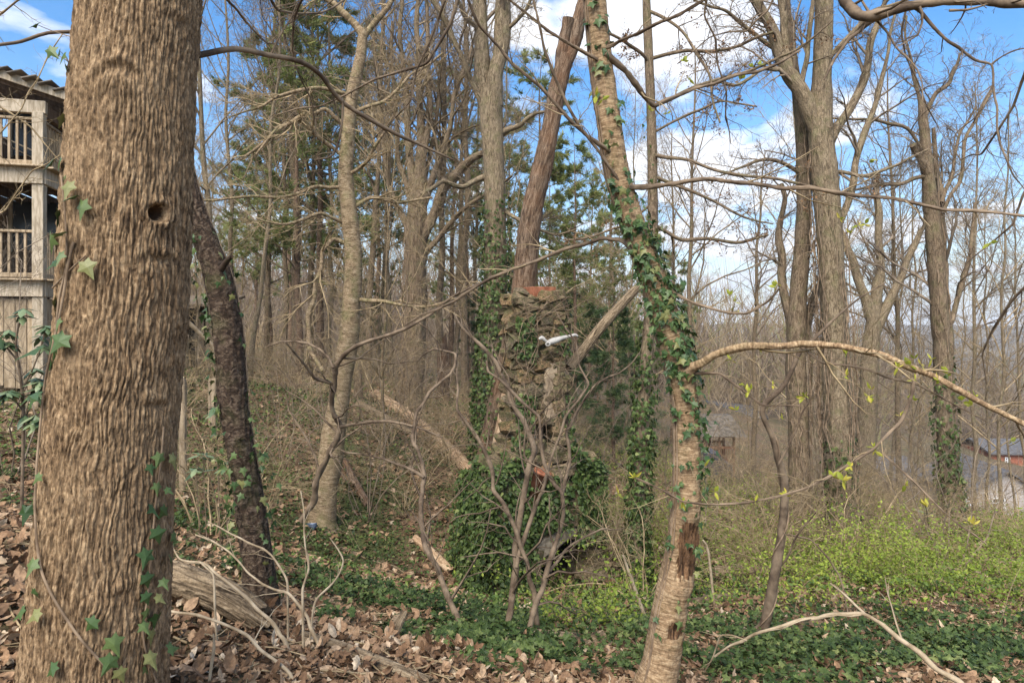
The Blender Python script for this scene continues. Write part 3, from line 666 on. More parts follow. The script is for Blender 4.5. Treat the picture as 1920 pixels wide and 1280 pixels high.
# the bending ivy tree in front
beech_pts = [(1225, 1330, 78), (1240, 1240, 74), (1258, 1130, 70), (1277, 1040, 66), (1285, 960, 58), (1288, 860, 56), (1285, 760, 54), (1270, 680, 58), (1245, 590, 57), (1215, 500, 54), (1185, 420, 51), (1158, 330, 50), (1140, 220, 48), (1125, 110, 46), (1115, 0, 46), (1105, -120, 42), (1090, -300, 36), (1070, -600, 20)]
NEAR = [dict(m=8, t=(.2, .97), ang=(25, 70), ln=(.14, .30), up=.08, wig=.16, rmin=.0016, n=6), dict(m=4, ang=(25, 60), ln=(.3, .6), up=.06, wig=.18, rmin=.0011, n=5)]
beech, beech_rows, beech_l = dressed('bending_tree', 'tan ringed-bark tree bending leftward with ivy climbing it, in front of the chimney', 'tree', beech_pts, [
    [4.6, 3.7, (1278, 715, 38), (1296, 690, 24), (1340, 665, 18), (1420, 648, 17), (1500, 645, 17), (1580, 650, 16), (1660, 668, 16), (1750, 705, 16), (1840, 755, 15), (1920, 795, 15), (2060, 880, 13)],
    [4.0, 3.7, (1722, 690, 8), (1710, 740, 8), (1690, 790, 8), (1640, 840, 7), (1560, 890, 6), (1460, 930, 5), (1360, 945, 4), (1280, 940, 4), (1190, 895, 3)],
    [4.6, 4.0, (1180, 352, 13), (1260, 345, 10), (1330, 335, 10), (1420, 345, 9), (1520, 352, 9), (1620, 368, 9), (1720, 382, 8), (1830, 395, 8), (1920, 405, 7), (2060, 430, 6)],
    [4.6, 5.2, (1190, 470, 12), (1165, 450, 10), (1130, 446, 10), (1060, 466, 9), (960, 505, 8), (880, 545, 7), (820, 580, 5), (760, 610, 3)],
    [4.6, 5.2, (1135, 100, 15), (1175, 135, 13), (1200, 170, 12), (1226, 199, 10), (1270, 180, 8), (1340, 157, 7), (1420, 135, 6), (1500, 95, 5)],
    [4.6, 4.2, (1120, 112, 8), (1030, 60, 6), (955, 0, 5), (900, -50, 4)],
    [4.6, 4.0, (1145, 285, 9), (1105, 258, 8), (1050, 205, 8), (960, 120, 7), (900, 50, 6), (878, 0, 5), (850, -60, 4)],
    [4.6, 4.2, (1165, 345, 7), (1120, 280, 6), (1060, 190, 6), (1020, 90, 5), (1000, 0, 4)],
    [4.6, 4.1, (1138, 90, 8), (1165, 75, 8), (1230, 45, 7), (1320, 0, 6), (1400, -30, 4)],
    [4.55, 4.1, (1290, 700, 8), (1350, 700, 5), (1430, 760, 4), (1500, 760, 3)],
    [4.3, 4.0, (1500, 650, 6), (1540, 680, 5), (1620, 690, 5), (1720, 720, 4), (1850, 790, 3)],
    [4.0, 3.6, (1655, 850, 5), (1700, 890, 5), (1740, 930, 4), (1800, 985, 3), (1850, 1020, 3)],
    [4.6, 4.2, (1250, 540, 7), (1300, 568, 7), (1350, 583, 6), (1400, 588, 6), (1440, 565, 5), (1462, 540, 4)]],
    M['bark_beech'], 4.6, 4.7, levels=NEAR, twig='twig_tan', sides=72, step=.022, amp=.085, ridges=3, ridge_amp=.006, fine=.0025, seed=8, tips='beech', crown='twigs', limb_mat=M['twig_near'], limb_scale=.85)
# torn wound with bare wood, and a knot hole low down
def on_beech(px, py, off):
    s_ = spline(beech_rows, .02); zt = P(px, py, 4.55)[2]; k_ = int(np.argmin(np.abs(s_[:, 2] - zt))); c_ = s_[k_]; f_ = np.clip(((px - 960) / F * (c_[1] - c_[3] * .8) - c_[0]) / c_[3], -.95, .95)
    return np.array([c_[0] + f_ * c_[3], c_[1] - math.sqrt(1 - f_ * f_) * c_[3] - off, zt])
def dent(tr_, spots_, mat):
    me = tr_.data; n_ = len(me.vertices); co = np.empty(n_ * 3, np.float32); me.vertices.foreach_get('co', co); co = co.reshape(-1, 3).astype(float) + np.array(beech.location)
    s_ = spline(beech_rows, .02); k_ = np.argmin(((co[:, None, ::4] * 0).sum(-1) + np.abs(co[:, 2:3] - s_[None, :, 2])), 1); rad = co - s_[k_, :3]; rad[:, 2] = 0; rl = np.linalg.norm(rad, axis=1); ur = rad / np.maximum(rl, 1e-6)[:, None]; wt = np.zeros(n_)
    for px, py, hw, hh, dep in spots_:
        c_ = on_beech(px, py, 0); d_ = co - c_; lat = np.abs(d_[:, 0] + .06 * np.abs(d_[:, 2] / hh) ** 2 * np.sign(d_[:, 2]) * hw * -4) / hw; w_ = np.exp(-(lat ** 4 + (np.abs(d_[:, 2]) / hh) ** 4)) * (ur[:, 1] < .25); w_ = w_ * np.clip(1 + .5 * noise(co * np.array([40, 40, 14.0]), 3), 0, 1.4)
        gro = .55 + .75 * noise(co * np.array([75, 75, 9.0]), 7); co -= ur * (w_ * dep * gro)[:, None]; rim = np.exp(-((np.maximum(lat, np.abs(d_[:, 2]) / hh) - 1.25) / .22) ** 2) * (ur[:, 1] < .25); co += ur * (rim * .009)[:, None]; wt = np.maximum(wt, w_)
    me.vertices.foreach_set('co', (co - np.array(beech.location)).astype(np.float32).ravel()); me.materials.append(mat)
    lv = np.empty(len(me.loops), np.int32); me.loops.foreach_get('vertex_index', lv); ls = np.empty(len(me.polygons), np.int32); me.polygons.foreach_get('loop_start', ls)
    me.polygons.foreach_set('material_index', (wt[lv[ls]] > .42).astype(np.int32)); me.update()
dent([o_ for o_ in beech.children if o_.name.startswith('trunk')][0], [(1290, 1035, .085, .19, .05), (1264, 1180, .05, .062, .045)], M['wound'])

# slim straight tree just behind it
BUDDY = [dict(m=7, t=(.15, .97), ang=(30, 70), ln=(.18, .36), up=.1, wig=.16, rmin=.004, n=6), dict(m=5, ang=(30, 65), ln=(.3, .6), up=.08, wig=.2, rmin=.003, n=5), dict(m=3, ang=(30, 60), ln=(.3, .6), up=.1, wig=.2, rmin=.0025, n=4)]
thin, thin_rows, _ = dressed('slim_tree', 'slim straight dark tree with ivied foot behind the bending ivy tree', 'tree',
    [(1195, 1090, 36), (1195, 1000, 30), (1200, 900, 28), (1205, 800, 26), (1210, 700, 25), (1218, 600, 24), (1222, 500, 23), (1224, 400, 21), (1222, 250, 19), (1217, 120, 18), (1212, 0, 17), (1208, -150, 13), (1205, -400, 6)],
    [[11.5, 10.5, (1224, 200, 8), (1300, 165, 8), (1400, 135, 7), (1500, 90, 5), (1560, 40, 3)], [11.5, 10.8, (1222, 110, 8), (1290, 95, 7), (1380, 88, 6), (1450, 60, 5)], [11.5, 10, (1222, 290, 8), (1290, 300, 7), (1400, 330, 6), (1500, 345, 5), (1620, 380, 3)],
     [11.5, 11, (1220, 120, 7), (1180, 85, 6), (1140, 62, 5)], [11.5, 11, (1224, 330, 7), (1300, 360, 6), (1380, 400, 5), (1450, 420, 3)], [11.5, 12, (1222, 420, 8), (1280, 450, 8), (1380, 455, 7), (1440, 440, 5)], [11.5, 10.5, (1215, 20, 7), (1280, 60, 6), (1330, 140, 5), (1350, 230, 4)],
     [11.5, 11.5, (1224, 380, 6), (1180, 420, 5), (1120, 440, 4), (1060, 450, 3)], [11.5, 11, (1223, 250, 6), (1290, 215, 5), (1350, 190, 4), (1420, 200, 3)]],
    M['bark_brown'], 11.5, levels=BUDDY, twig='twig_near', sides=20, step=.12, seed=12, tips='thin', ridges=7, ridge_amp=.006)

HERO = [dict(m=10, t=(.2, .97), ang=(25, 60), ln=(.25, .5), up=.15, wig=.18, rmin=.006, n=6), dict(m=7, ang=(28, 60), ln=(.35, .65), up=.1, wig=.2, rmin=.004, n=5), dict(m=5, ang=(30, 60), ln=(.4, .8), up=.06, wig=.22, rmin=.003, n=4), dict(m=1, ang=(30, 60), ln=(.5, .9), up=.06, wig=.2, rmin=.0025, n=3)]
forked, forked_rows, _ = dressed('forked_tree', 'tall straight grey tree forking in two high up, ivy on its lower trunk', 'tree',
    [(912, 830, 56), (918, 700, 49), (925, 600, 46), (930, 500, 45), (928, 400, 43), (925, 300, 43), (920, 200, 46), (920, 170, 44)],
    [[16, 16, (912, 200, 34), (904, 100, 28), (900, 0, 27), (898, -150, 22), (880, -500, 10)], [16, 16, (928, 200, 34), (938, 100, 29), (943, 0, 29), (950, -150, 22), (970, -500, 10)],
     [16, 15, (910, 215, 14), (885, 155, 12), (868, 110, 11), (840, 50, 11), (812, 0, 11), (790, -60, 8)], [16, 15.5, (938, 250, 12), (975, 235, 9), (1000, 215, 7), (1030, 210, 4)], [16, 15, (912, 330, 13), (870, 350, 11), (830, 340, 9), (790, 365, 6)],
     [16, 15, (905, 60, 9), (870, 30, 7), (840, -30, 5)], [16, 15.5, (945, 60, 9), (985, 20, 7), (1010, -40, 5)], [16, 14.5, (940, 390, 9), (990, 420, 7), (1040, 440, 5), (1080, 430, 3)]],
    M['bark_grey'], 16, levels=HERO, sides=36, step=.1, ridges=16, ridge_amp=.014, seed=14)

snag, snag_rows, _ = dressed('broken_snag', 'leaning dead tree with stripped reddish bark, rising behind the stone chimney', 'tree',
    [(893, 885, 30), (925, 790, 34), (945, 700, 34), (962, 630, 36), (977, 570, 43), (985, 500, 44), (992, 430, 42), (1001, 380, 40), (1015, 320, 37), (1030, 250, 35), (1045, 170, 34), (1060, 105, 34)],
    [[14.5, 14.5, (1062, 115, 28), (1080, 60, 30), (1095, 0, 28), (1110, -80, 20), (1130, -200, 8)], [14.5, 14.4, (1052, 125, 24), (1058, 75, 25), (1066, 34, 22)]],
    M['bark_snag'], 14.5, sides=30, step=.1, amp=.12, ridges=9, ridge_amp=.02, seed=16, fine=.01)
g = Geo(); stem(g, branch([(962, 660, 10), (950, 740, 22), (938, 810, 24), (925, 870, 22)], 14.2, 13.6), 10, .1, .25, seed=4, jag=.1); gobj('split_slab', g, M['log_bare'], snag, uv=True)

pairA, pairA_rows, _ = dressed('right_forked_tree', 'stout tan tree wrapped in thin vines, forking high above, right of the bending tree', 'tree',
    [(1585, 1050, 68), (1580, 950, 58), (1575, 850, 57), (1570, 750, 58), (1568, 650, 57), (1562, 550, 54), (1555, 450, 53), (1548, 350, 53), (1540, 260, 52), (1540, 180, 43), (1543, 100, 38), (1545, 0, 36), (1548, -150, 30), (1555, -500, 12)],
    [[12.5, 12.3, (1545, 260, 40), (1512, 195, 38), (1480, 140, 29), (1460, 95, 24), (1440, 40, 20), (1418, 0, 18), (1380, -80, 12)], [12.4, 12.3, (1482, 140, 20), (1470, 60, 16), (1465, 0, 15), (1460, -120, 9)],
     [12.4, 12, (1500, 180, 14), (1513, 110, 11), (1520, 40, 10), (1530, -60, 6)], [12.5, 12.8, (1552, 275, 22), (1590, 210, 18), (1620, 150, 17), (1632, 80, 15), (1650, 30, 10), (1665, -40, 6)],
     [12.5, 13, (1565, 440, 20), (1590, 380, 15), (1605, 300, 14), (1640, 200, 11), (1665, 100, 7), (1680, 20, 5)], [12.5, 11.8, (1545, 120, 12), (1600, 60, 10), (1640, 20, 8), (1700, 0, 6)],
     [12.5, 12, (1552, 320, 8), (1620, 330, 7), (1680, 310, 5), (1740, 280, 3)], [12.5, 12, (1465, 100, 9), (1410, 60, 8), (1360, 20, 6), (1300, 0, 4)], [12.4, 12, (1478, 130, 8), (1430, 130, 7), (1380, 160, 5), (1340, 150, 3)]],
    M['bark_grey'], 12.5, levels=HERO, sides=48, step=.07, ridges=18, ridge_amp=.012, seed=18)
pairB, pairB_rows, _ = dressed('dark_companion_tree', 'slimmer dark tree close beside the stout vine-wrapped tree', 'tree',
    [(1500, 960, 46), (1498, 850, 43), (1495, 750, 42), (1492, 650, 40), (1497, 550, 36), (1505, 450, 33), (1508, 350, 30), (1505, 250, 28), (1500, 205, 26), (1490, 130, 18), (1480, 40, 12), (1470, -80, 6)],
    [[13, 13.5, (1490, 640, 22), (1472, 560, 17), (1466, 480, 15), (1462, 420, 13), (1472, 370, 11), (1465, 345, 9)], [13, 13.4, (1505, 640, 22), (1525, 560, 17), (1545, 520, 15)], [13, 12, (1508, 330, 9), (1450, 300, 7), (1400, 310, 5), (1350, 330, 3)]],
    M['bark_brown'], 13, levels=HERO, sides=28, step=.1, ridges=12, ridge_amp=.012, seed=19)
brk_t, brk_rows, _ = dressed('broken_top_tree', 'dark broken-topped tree with ivy and creepers near the pale houses', 'tree',
    [(1795, 1010, 50), (1785, 930, 44), (1775, 850, 40), (1770, 750, 38), (1765, 650, 36), (1758, 550, 36), (1752, 450, 34), (1745, 380, 32), (1740, 330, 26), (1735, 270, 23), (1730, 215, 19), (1727, 190, 12)],
    [[15, 14.8, (1744, 335, 20), (1725, 295, 17), (1712, 272, 14)], [15, 15, (1735, 215, 12), (1755, 175, 9), (1780, 155, 8), (1795, 120, 6), (1800, 100, 4)], [15, 15, (1731, 210, 10), (1715, 150, 8), (1705, 100, 6), (1700, 30, 4)],
     [15, 15.3, (1790, 760, 26), (1778, 640, 22), (1770, 540, 20), (1766, 470, 19), (1764, 400, 16), (1757, 330, 12), (1750, 240, 8)], [15, 14.5, (1738, 330, 9), (1690, 345, 8), (1630, 350, 7), (1580, 360, 4)], [15, 14.5, (1737, 300, 8), (1700, 240, 7), (1640, 225, 6), (1560, 222, 4)],
     [15, 15.5, (1768, 620, 14), (1790, 580, 13), (1810, 510, 11), (1822, 440, 9), (1828, 380, 7)], [15, 15.5, (1765, 380, 9), (1785, 330, 8), (1800, 250, 6), (1830, 200, 4)], [15, 15.5, (1768, 400, 8), (1800, 340, 8), (1810, 260, 7), (1860, 170, 5)]],
    M['bark_brown'], 15, levels=HERO, sides=30, step=.1, amp=.14, ridges=12, ridge_amp=.014, seed=21, jag=.2)
multi, multi_rows, _ = dressed('spreading_tree', 'bare grey tree splitting into three spreading limbs, beyond the stout vine-wrapped tree', 'tree',
    [(1618, 850, 42), (1628, 740, 38), (1633, 650, 36), (1638, 600, 32)],
    [[24, 24, (1637, 620, 28), (1630, 580, 25), (1615, 540, 20), (1600, 490, 18), (1580, 440, 14), (1560, 400, 9)], [24, 24, (1638, 620, 26), (1645, 540, 22), (1650, 480, 18), (1648, 400, 15), (1645, 320, 9)], [24, 24, (1639, 625, 26), (1665, 570, 20), (1690, 520, 16), (1715, 460, 13), (1745, 410, 8)]],
    M['bark_grey'], 24, levels=HERO, sides=18, step=.2, ridges=9, ridge_amp=.015, seed=23)
leftm, leftm_rows, _ = dressed('mottled_tree', 'smooth mottled tan tree standing alone on the leafy slope, forked at its top', 'tree',
    [(600, 985, 58), (608, 930, 52), (620, 850, 48), (632, 770, 42), (645, 690, 40), (655, 620, 39), (660, 550, 37), (662, 480, 35), (655, 400, 34), (648, 330, 30), (652, 260, 28), (660, 180, 24), (675, 110, 22), (682, 55, 20)],
    [[12, 12, (681, 70, 15), (655, 35, 14), (630, 10, 12), (600, -10, 10), (550, -60, 6)], [12, 12, (682, 70, 15), (705, 40, 12), (730, 10, 10), (760, -60, 6)], [12, 11, (652, 240, 9), (610, 205, 9), (570, 215, 8), (520, 245, 7), (450, 300, 4)], [12, 11, (655, 178, 8), (600, 165, 7), (540, 175, 6), (490, 200, 5), (430, 220, 3)],
     [12, 11, (650, 300, 8), (600, 260, 8), (560, 225, 7), (520, 240, 6), (480, 290, 4)], [12, 11.3, (655, 460, 10), (625, 448, 9), (605, 470, 9), (592, 530, 9), (578, 590, 9), (580, 650, 9), (605, 695, 7)], [12, 12.4, (662, 390, 9), (700, 370, 8), (750, 380, 6), (810, 370, 4)],
     [12, 11, (650, 350, 7), (590, 350, 7), (520, 370, 6), (430, 372, 5), (375, 375, 4)], [12, 11.5, (660, 560, 8), (720, 565, 7), (790, 575, 5), (850, 560, 3)], [12, 12.6, (665, 210, 8), (720, 190, 7), (770, 140, 6), (830, 100, 4)], [12, 11.2, (648, 330, 8), (690, 300, 7), (720, 250, 6), (745, 200, 4)], [12, 11, (648, 420, 7), (600, 400, 6), (540, 420, 5), (480, 410, 3)]],
    M['bark_smooth'], 12, levels=[dict(m=10, t=(.2, .97), ang=(25, 65), ln=(.3, .6), up=.06, wig=.2, rmin=.006, n=6), dict(m=6, ang=(28, 60), ln=(.4, .7), up=.03, wig=.22, rmin=.004, n=5), dict(m=4, ang=(30, 60), ln=(.45, .8), up=.03, wig=.22, rmin=.003, n=4)], twig='twig_tan', sides=30, step=.08, amp=.12, ridges=3, ridge_amp=.006, seed=25)
vinet, vinet_rows, _ = dressed('vine_covered_tree', 'broad tree shaggy with vines, limbs fanning upward, behind the fallen log', 'tree',
    [(768, 830, 50), (775, 700, 44), (778, 600, 42), (780, 500, 41), (782, 400, 38), (785, 330, 34)],
    [[21, 21, (775, 360, 24), (765, 250, 18), (760, 150, 14), (755, 0, 9)], [21, 21, (785, 350, 28), (790, 250, 20), (785, 150, 16), (780, 50, 12), (790, -60, 7)], [21, 21, (793, 370, 24), (805, 230, 16), (800, 120, 12), (800, 0, 8)], [21, 20, (790, 450, 30), (830, 355, 24), (870, 310, 21), (910, 285, 16), (960, 240, 8)],
     [21, 21, (773, 450, 22), (735, 370, 16), (720, 280, 12), (715, 180, 9), (700, 60, 5)], [21, 20.5, (790, 400, 18), (835, 270, 14), (850, 180, 11), (880, 110, 7), (900, 40, 4)], [21, 22, (780, 420, 16), (745, 300, 12), (740, 180, 9), (735, 40, 5)], [21, 22, (790, 380, 14), (815, 250, 10), (830, 120, 8), (835, 0, 5)], [21, 20, (790, 480, 14), (850, 410, 12), (900, 370, 9), (960, 330, 5)]],
    M['bark_brown'], 21, levels=HERO, limb_scale=.75, twig='twig_far', sides=24, step=.2, ridges=8, ridge_amp=.05, amp=.15, seed=27)
leansnag, _, _ = dressed('leaning_pole', 'pale grey dead trunk leaning diagonally beside the chimney top', 'tree', [(1065, 690, 20), (1085, 668, 21), (1130, 610, 20), (1180, 555, 18), (1205, 530, 16)], [], M['log_bark'], 12.6, 13.2, sides=16, root_flare=False, seed=29)

# small tree with a twining vine at the front right, and the bare stems in front of the chimney
g_small, small_rows, _ = dressed('twined_sapling', 'crooked sapling twined by a vine, standing in ivy right of the bending tree', 'sapling',
    [(1421, 1235, 22), (1435, 1166, 22), (1452, 1080, 20), (1466, 995, 18), (1471, 909, 17), (1459, 860, 15), (1448, 820, 12), (1430, 766, 11), (1470, 722, 10), (1500, 660, 9), (1522, 640, 8), (1562, 600, 6), (1610, 560, 4), (1660, 530, 3)],
    [[6.3, 6.2, (1460, 870, 7), (1495, 800, 5), (1515, 755, 4)], [6.5, 6.3, (1466, 1000, 5), (1520, 1010, 4), (1575, 1080, 4), (1590, 1150, 3)], [6.6, 6.2, (1455, 1070, 5), (1490, 1010, 4), (1530, 960, 3)]],
    M['twig_near'], 6.6, 6.2, levels=NEAR, twig='twig_tan', limb_scale=.85, sides=14, step=.05, seed=31, crown='twigs')
s_ = spline(small_rows, .02); s_ = s_[:int(len(s_) * .62)]; k_ = np.arange(len(s_)); a_ = k_ * .16
g = Geo(); stem(g, np.c_[s_[:, 0] + np.cos(a_) * (s_[:, 3] + .006), s_[:, 1] + np.sin(a_) * (s_[:, 3] + .006), s_[:, 2], np.full(len(s_), .0075)][::2], 6, .03, .1); gobj('vine', g, M['vine'], g_small)

def shrub(name, label, stems, mat, tw, d0, levels, group=None, cat='shrub'):
    rows = [branch(s_[2:], s_[0], s_[1], .78 if s_[0] > 5 else .9, .05) for s_ in stems]
    for r_, s_ in zip(rows, stems):
        if s_[2][1] > 0 and len(s_[2]) == 3 and r_[0][2] - g1(r_[0][0], r_[0][1]) < .5 and r_[0][2] - g1(r_[0][0], r_[0][1]) > -.4:
            r_[0][2] = g1(r_[0][0], r_[0][1]) - .04
    root = thing(name, label, cat, (rows[0][0][0], rows[0][0][1], g1(rows[0][0][0], rows[0][0][1])), group)
    for q_, r_ in enumerate(rows):
        g = Geo(); stem(g, r_, 10, .035, .15, seed=40 + q_, lin=True); gobj('stem', g, mat, root)
    if levels: twiggy(root, rows, [dict(l) for l in levels], tw, 'twigs')
    return root, rows
TW = [dict(m=14, t=(.1, .97), ang=(25, 65), ln=(.16, .36), up=.1, wig=.2, rmin=.0022, n=6), dict(m=4, ang=(25, 60), ln=(.35, .65), up=.05, wig=.22, rmin=.0017, n=5)]
shrub('bare_shrub', 'many-stemmed bare shrub crossing in front of the chimney base', [
    [6.2, 7.6, (948, 1228, 19), (958, 1140, 18), (968, 1063, 17), (972, 988, 16), (992, 874, 15), (1002, 850, 14), (997, 824, 13), (983, 790, 12), (957, 753, 11), (946, 714, 10), (904, 649, 9), (870, 618, 7), (853, 590, 5)],
    [6.1, 6.8, (982, 1246, 16), (1006, 1125, 16), (1023, 1080, 15), (1047, 1005, 13), (1054, 922, 11), (1040, 909, 10), (1020, 867, 9), (1012, 781, 8), (957, 731, 7), (915, 697, 6), (912, 676, 4)],
    [6.3, 6.9, (1010, 1122, 13), (992, 1087, 12), (979, 1032, 12), (968, 995, 12), (944, 943, 11), (924, 919, 10), (924, 885, 10), (906, 840, 9), (896, 821, 8), (856, 767, 7), (859, 728, 6), (857, 690, 4)],
    [6.6, 7.2, (1054, 924, 10), (1068, 867, 9), (1061, 810, 8), (1081, 773, 7), (1115, 722, 6), (1160, 700, 4), (1200, 660, 3)],
    [6.4, 7.0, (968, 1063, 12), (982, 1012, 11), (1006, 943, 10), (1027, 881, 9), (1040, 840, 8), (1060, 780, 7), (1105, 720, 5), (1080, 640, 4), (1040, 580, 3)],
    [6.3, 6.8, (1030, 1070, 8), (1060, 1030, 6), (1090, 1010, 5), (1130, 990, 4), (1170, 990, 3)]], M['twig_near'], M['twig_near'], 6.2, TW)
shrub('curved_stem', 'single crooked bare stem rising from the ivy left of the chimney', [
    [6.0, 7.8, (884, 1241, 19), (865, 1184, 17), (838, 1115, 16), (820, 1063, 15), (800, 1032, 14), (793, 998, 12), (789, 943, 11), (796, 891, 10), (782, 840, 9), (773, 818, 9), (780, 773, 8), (805, 735, 8), (845, 701, 7), (855, 663, 6), (814, 653, 5), (780, 680, 3)],
    [6.8, 7.2, (795, 895, 8), (760, 875, 7), (720, 860, 6), (670, 850, 5), (640, 845, 4)]], M['twig_near'], M['twig_near'], 6.0, TW, cat='shrub')
shrub('crooked_sapling', 'crooked brown sapling curving in front of the mottled tree', [
    [8.4, 7.2, (566, 975, 18), (590, 940, 16), (600, 880, 15), (618, 845, 14), (639, 797, 13), (622, 766, 12), (628, 720, 12), (630, 685, 12), (650, 660, 11), (691, 639, 10), (763, 615, 9), (842, 560, 7), (900, 530, 5)],
    [7.9, 7.4, (638, 800, 9), (700, 790, 8), (760, 795, 6), (830, 820, 4)], [7.8, 7.2, (626, 720, 8), (590, 710, 7), (560, 670, 6), (535, 640, 4)], [7.6, 7.9, (625, 690, 7), (600, 655, 6), (555, 640, 5), (500, 650, 3)]], M['twig_near'], M['twig_near'], 8.2, TW, cat='sapling')
PALE = [dict(m=4, t=(.3, .97), ang=(25, 60), ln=(.12, .28), up=.1, wig=.16, rmin=.0012, n=5), dict(m=2, ang=(25, 55), ln=(.35, .6), up=.05, wig=.2, rmin=.0009, n=4)]
shrub('dead_brush', 'pale dry branching twigs sprawling over leaves at the lower left', [
    [4.0, 4.5, (610, 1247, 9), (595, 1202, 9), (577, 1156, 8.5), (540, 1110, 7), (491, 1094, 5.5), (464, 1073, 5), (430, 1034, 4.5), (366, 1002, 3.5)],
    [4.1, 4.5, (569, 1146, 6), (567, 1103, 5.5), (580, 1064, 5), (570, 1000, 4), (564, 920, 3)], [4.1, 4.2, (577, 1153, 5), (595, 1119, 4.5), (625, 1092, 4), (645, 1050, 3.5), (618, 1007, 3)],
    [4.2, 4.6, (540, 1112, 5), (533, 1076, 4.5), (510, 1041, 4), (467, 1018, 4), (432, 1000, 3.5), (390, 978, 2.5)],
    [4.0, 4.3, (544, 1204, 12), (526, 1193, 9), (503, 1158, 8), (467, 1124, 7.5), (400, 1071, 6.5), (375, 1053, 5.5), (336, 1049, 4.5), (310, 1010, 3)],
    [3.5, 3.9, (563, 1284, 8), (517, 1238, 8), (467, 1192, 7.5), (409, 1165, 7), (325, 1147, 6), (260, 1130, 5)], [3.8, 4.0, (408, 1165, 5), (402, 1103, 5), (400, 1075, 4.5), (375, 1053, 4)], [3.3, 3.4, (389, 1284, 7), (400, 1225, 6.5), (400, 1188, 5)]],
    M['wood_pale'], M['wood_pale'], 4.0, PALE, cat='brush')
shrub('dead_limb', 'long pale fallen limb arching over the ivy at the lower right', [
    [4.0, 5.0, (1830, 1300, 14), (1796, 1275, 15), (1723, 1221, 14), (1655, 1170, 12), (1620, 1149, 10), (1555, 1151, 9), (1500, 1161, 8), (1428, 1184, 7), (1394, 1201, 6), (1340, 1230, 4)],
    [4.6, 4.9, (1622, 1150, 6), (1590, 1120, 5.5), (1557, 1093, 4)], [4.4, 4.8, (1400, 1200, 4), (1350, 1190, 3.5), (1320, 1260, 3)]], M['wood_pale'], M['wood_pale'], 4.3, PALE, cat='branch')

# top right: dark bough hanging into the picture, and the thin climber loops below it
shrub('overhanging_bough', 'dark brown bough sweeping across the top right corner of the sky', [
    [5.0, 4.4, (1560, -40, 30), (1585, 5, 27), (1610, 30, 26), (1640, 30, 27), (1700, 12, 26), (1780, 2, 22), (1850, 3, 20), (1930, 8, 20), (2050, 20, 18)],
    [4.9, 4.8, (1640, 35, 13), (1610, 60, 9), (1580, 90, 8), (1555, 130, 7), (1545, 150, 4)], [4.7, 4.6, (1700, 5, 10), (1745, 45, 8), (1780, 80, 8), (1810, 100, 7), (1860, 120, 7), (1862, 160, 6), (1870, 200, 6), (1875, 270, 5), (1900, 330, 4), (1925, 360, 3)],
    [4.7, 4.6, (1860, 120, 5), (1880, 105, 4), (1925, 90, 3)], [4.9, 4.6, (1615, 0, 6), (1640, 35, 6), (1680, 90, 5), (1720, 130, 4), (1730, 190, 3)], [4.6, 4.5, (1780, 20, 6), (1840, 12, 5), (1920, -10, 4)], [4.6, 4.8, (1862, 160, 4), (1830, 220, 4), (1790, 250, 3), (1780, 340, 2)]],
    M['twig_near'], M['twig_near'], 5, [dict(m=7, t=(.15, .95), ang=(30, 70), ln=(.16, .32), up=-.1, wig=.2, rmin=.002, n=6), dict(m=4, ang=(25, 60), ln=(.3, .6), up=0, wig=.22, rmin=.0014, n=5)], cat='bough')

# shaggy vines on two trunks
def vines(root, rows, n, r0, spread, mat, seed, off=.02, k=4, pts=26, tmax=1.0):
    s_ = spline(rows, .1); a0 = rng.random(n) * 6.28; g = Geo()
    t0 = rng.random(n) * .15; t1 = rng.uniform(.5, 1, n) * tmax
    f = (t0[:, None] + (t1 - t0)[:, None] * np.linspace(0, 1, pts)[None]) * (len(s_) - 1); i0 = np.clip(f.astype(int), 0, len(s_) - 2); fr = (f - i0)[..., None]
    c = s_[i0] * (1 - fr) + s_[i0 + 1] * fr
    an = a0[:, None] + spread * np.cumsum(rng.normal(size=(n, pts)), 1); rr_ = c[..., 3] + off * (.5 + rng.random((n, 1)) + .8 * np.abs(rng.normal(size=(n, pts))))
    Pt = np.stack([c[..., 0] + rr_ * np.cos(an), c[..., 1] + rr_ * np.sin(an), c[..., 2]], -1)
    tubes(g, Pt, np.broadcast_to((r0 * rng.uniform(.4, 1.2, n))[:, None], (n, pts)), k); gobj('vines', g, mat, root, kind='stuff')
    pool = (Pt, np.full((n, pts), r0))
    g = Geo(); Pn, Rn = grow(*pool, m=7, t=(.05, .95), ang=(40, 90), ln=(.05, .14), up=0, wig=.4, rmin=r0 * .4, n=5); tubes(g, Pn, Rn, 3); gobj('vine_twigs', g, mat, root, kind='stuff')
vines(pairA, pairA_rows, 34, .011, .10, M['vine'], 1, .05, tmax=.55)
vines(vinet, vinet_rows, 22, .012, .10, M['vine'], 2, .05)
vines(pairB, pairB_rows, 10, .010, .12, M['vine'], 3, .03, tmax=.6)
vines(brk_t, brk_rows, 7, .018, .16, M['vine'], 4, .03, tmax=.8)

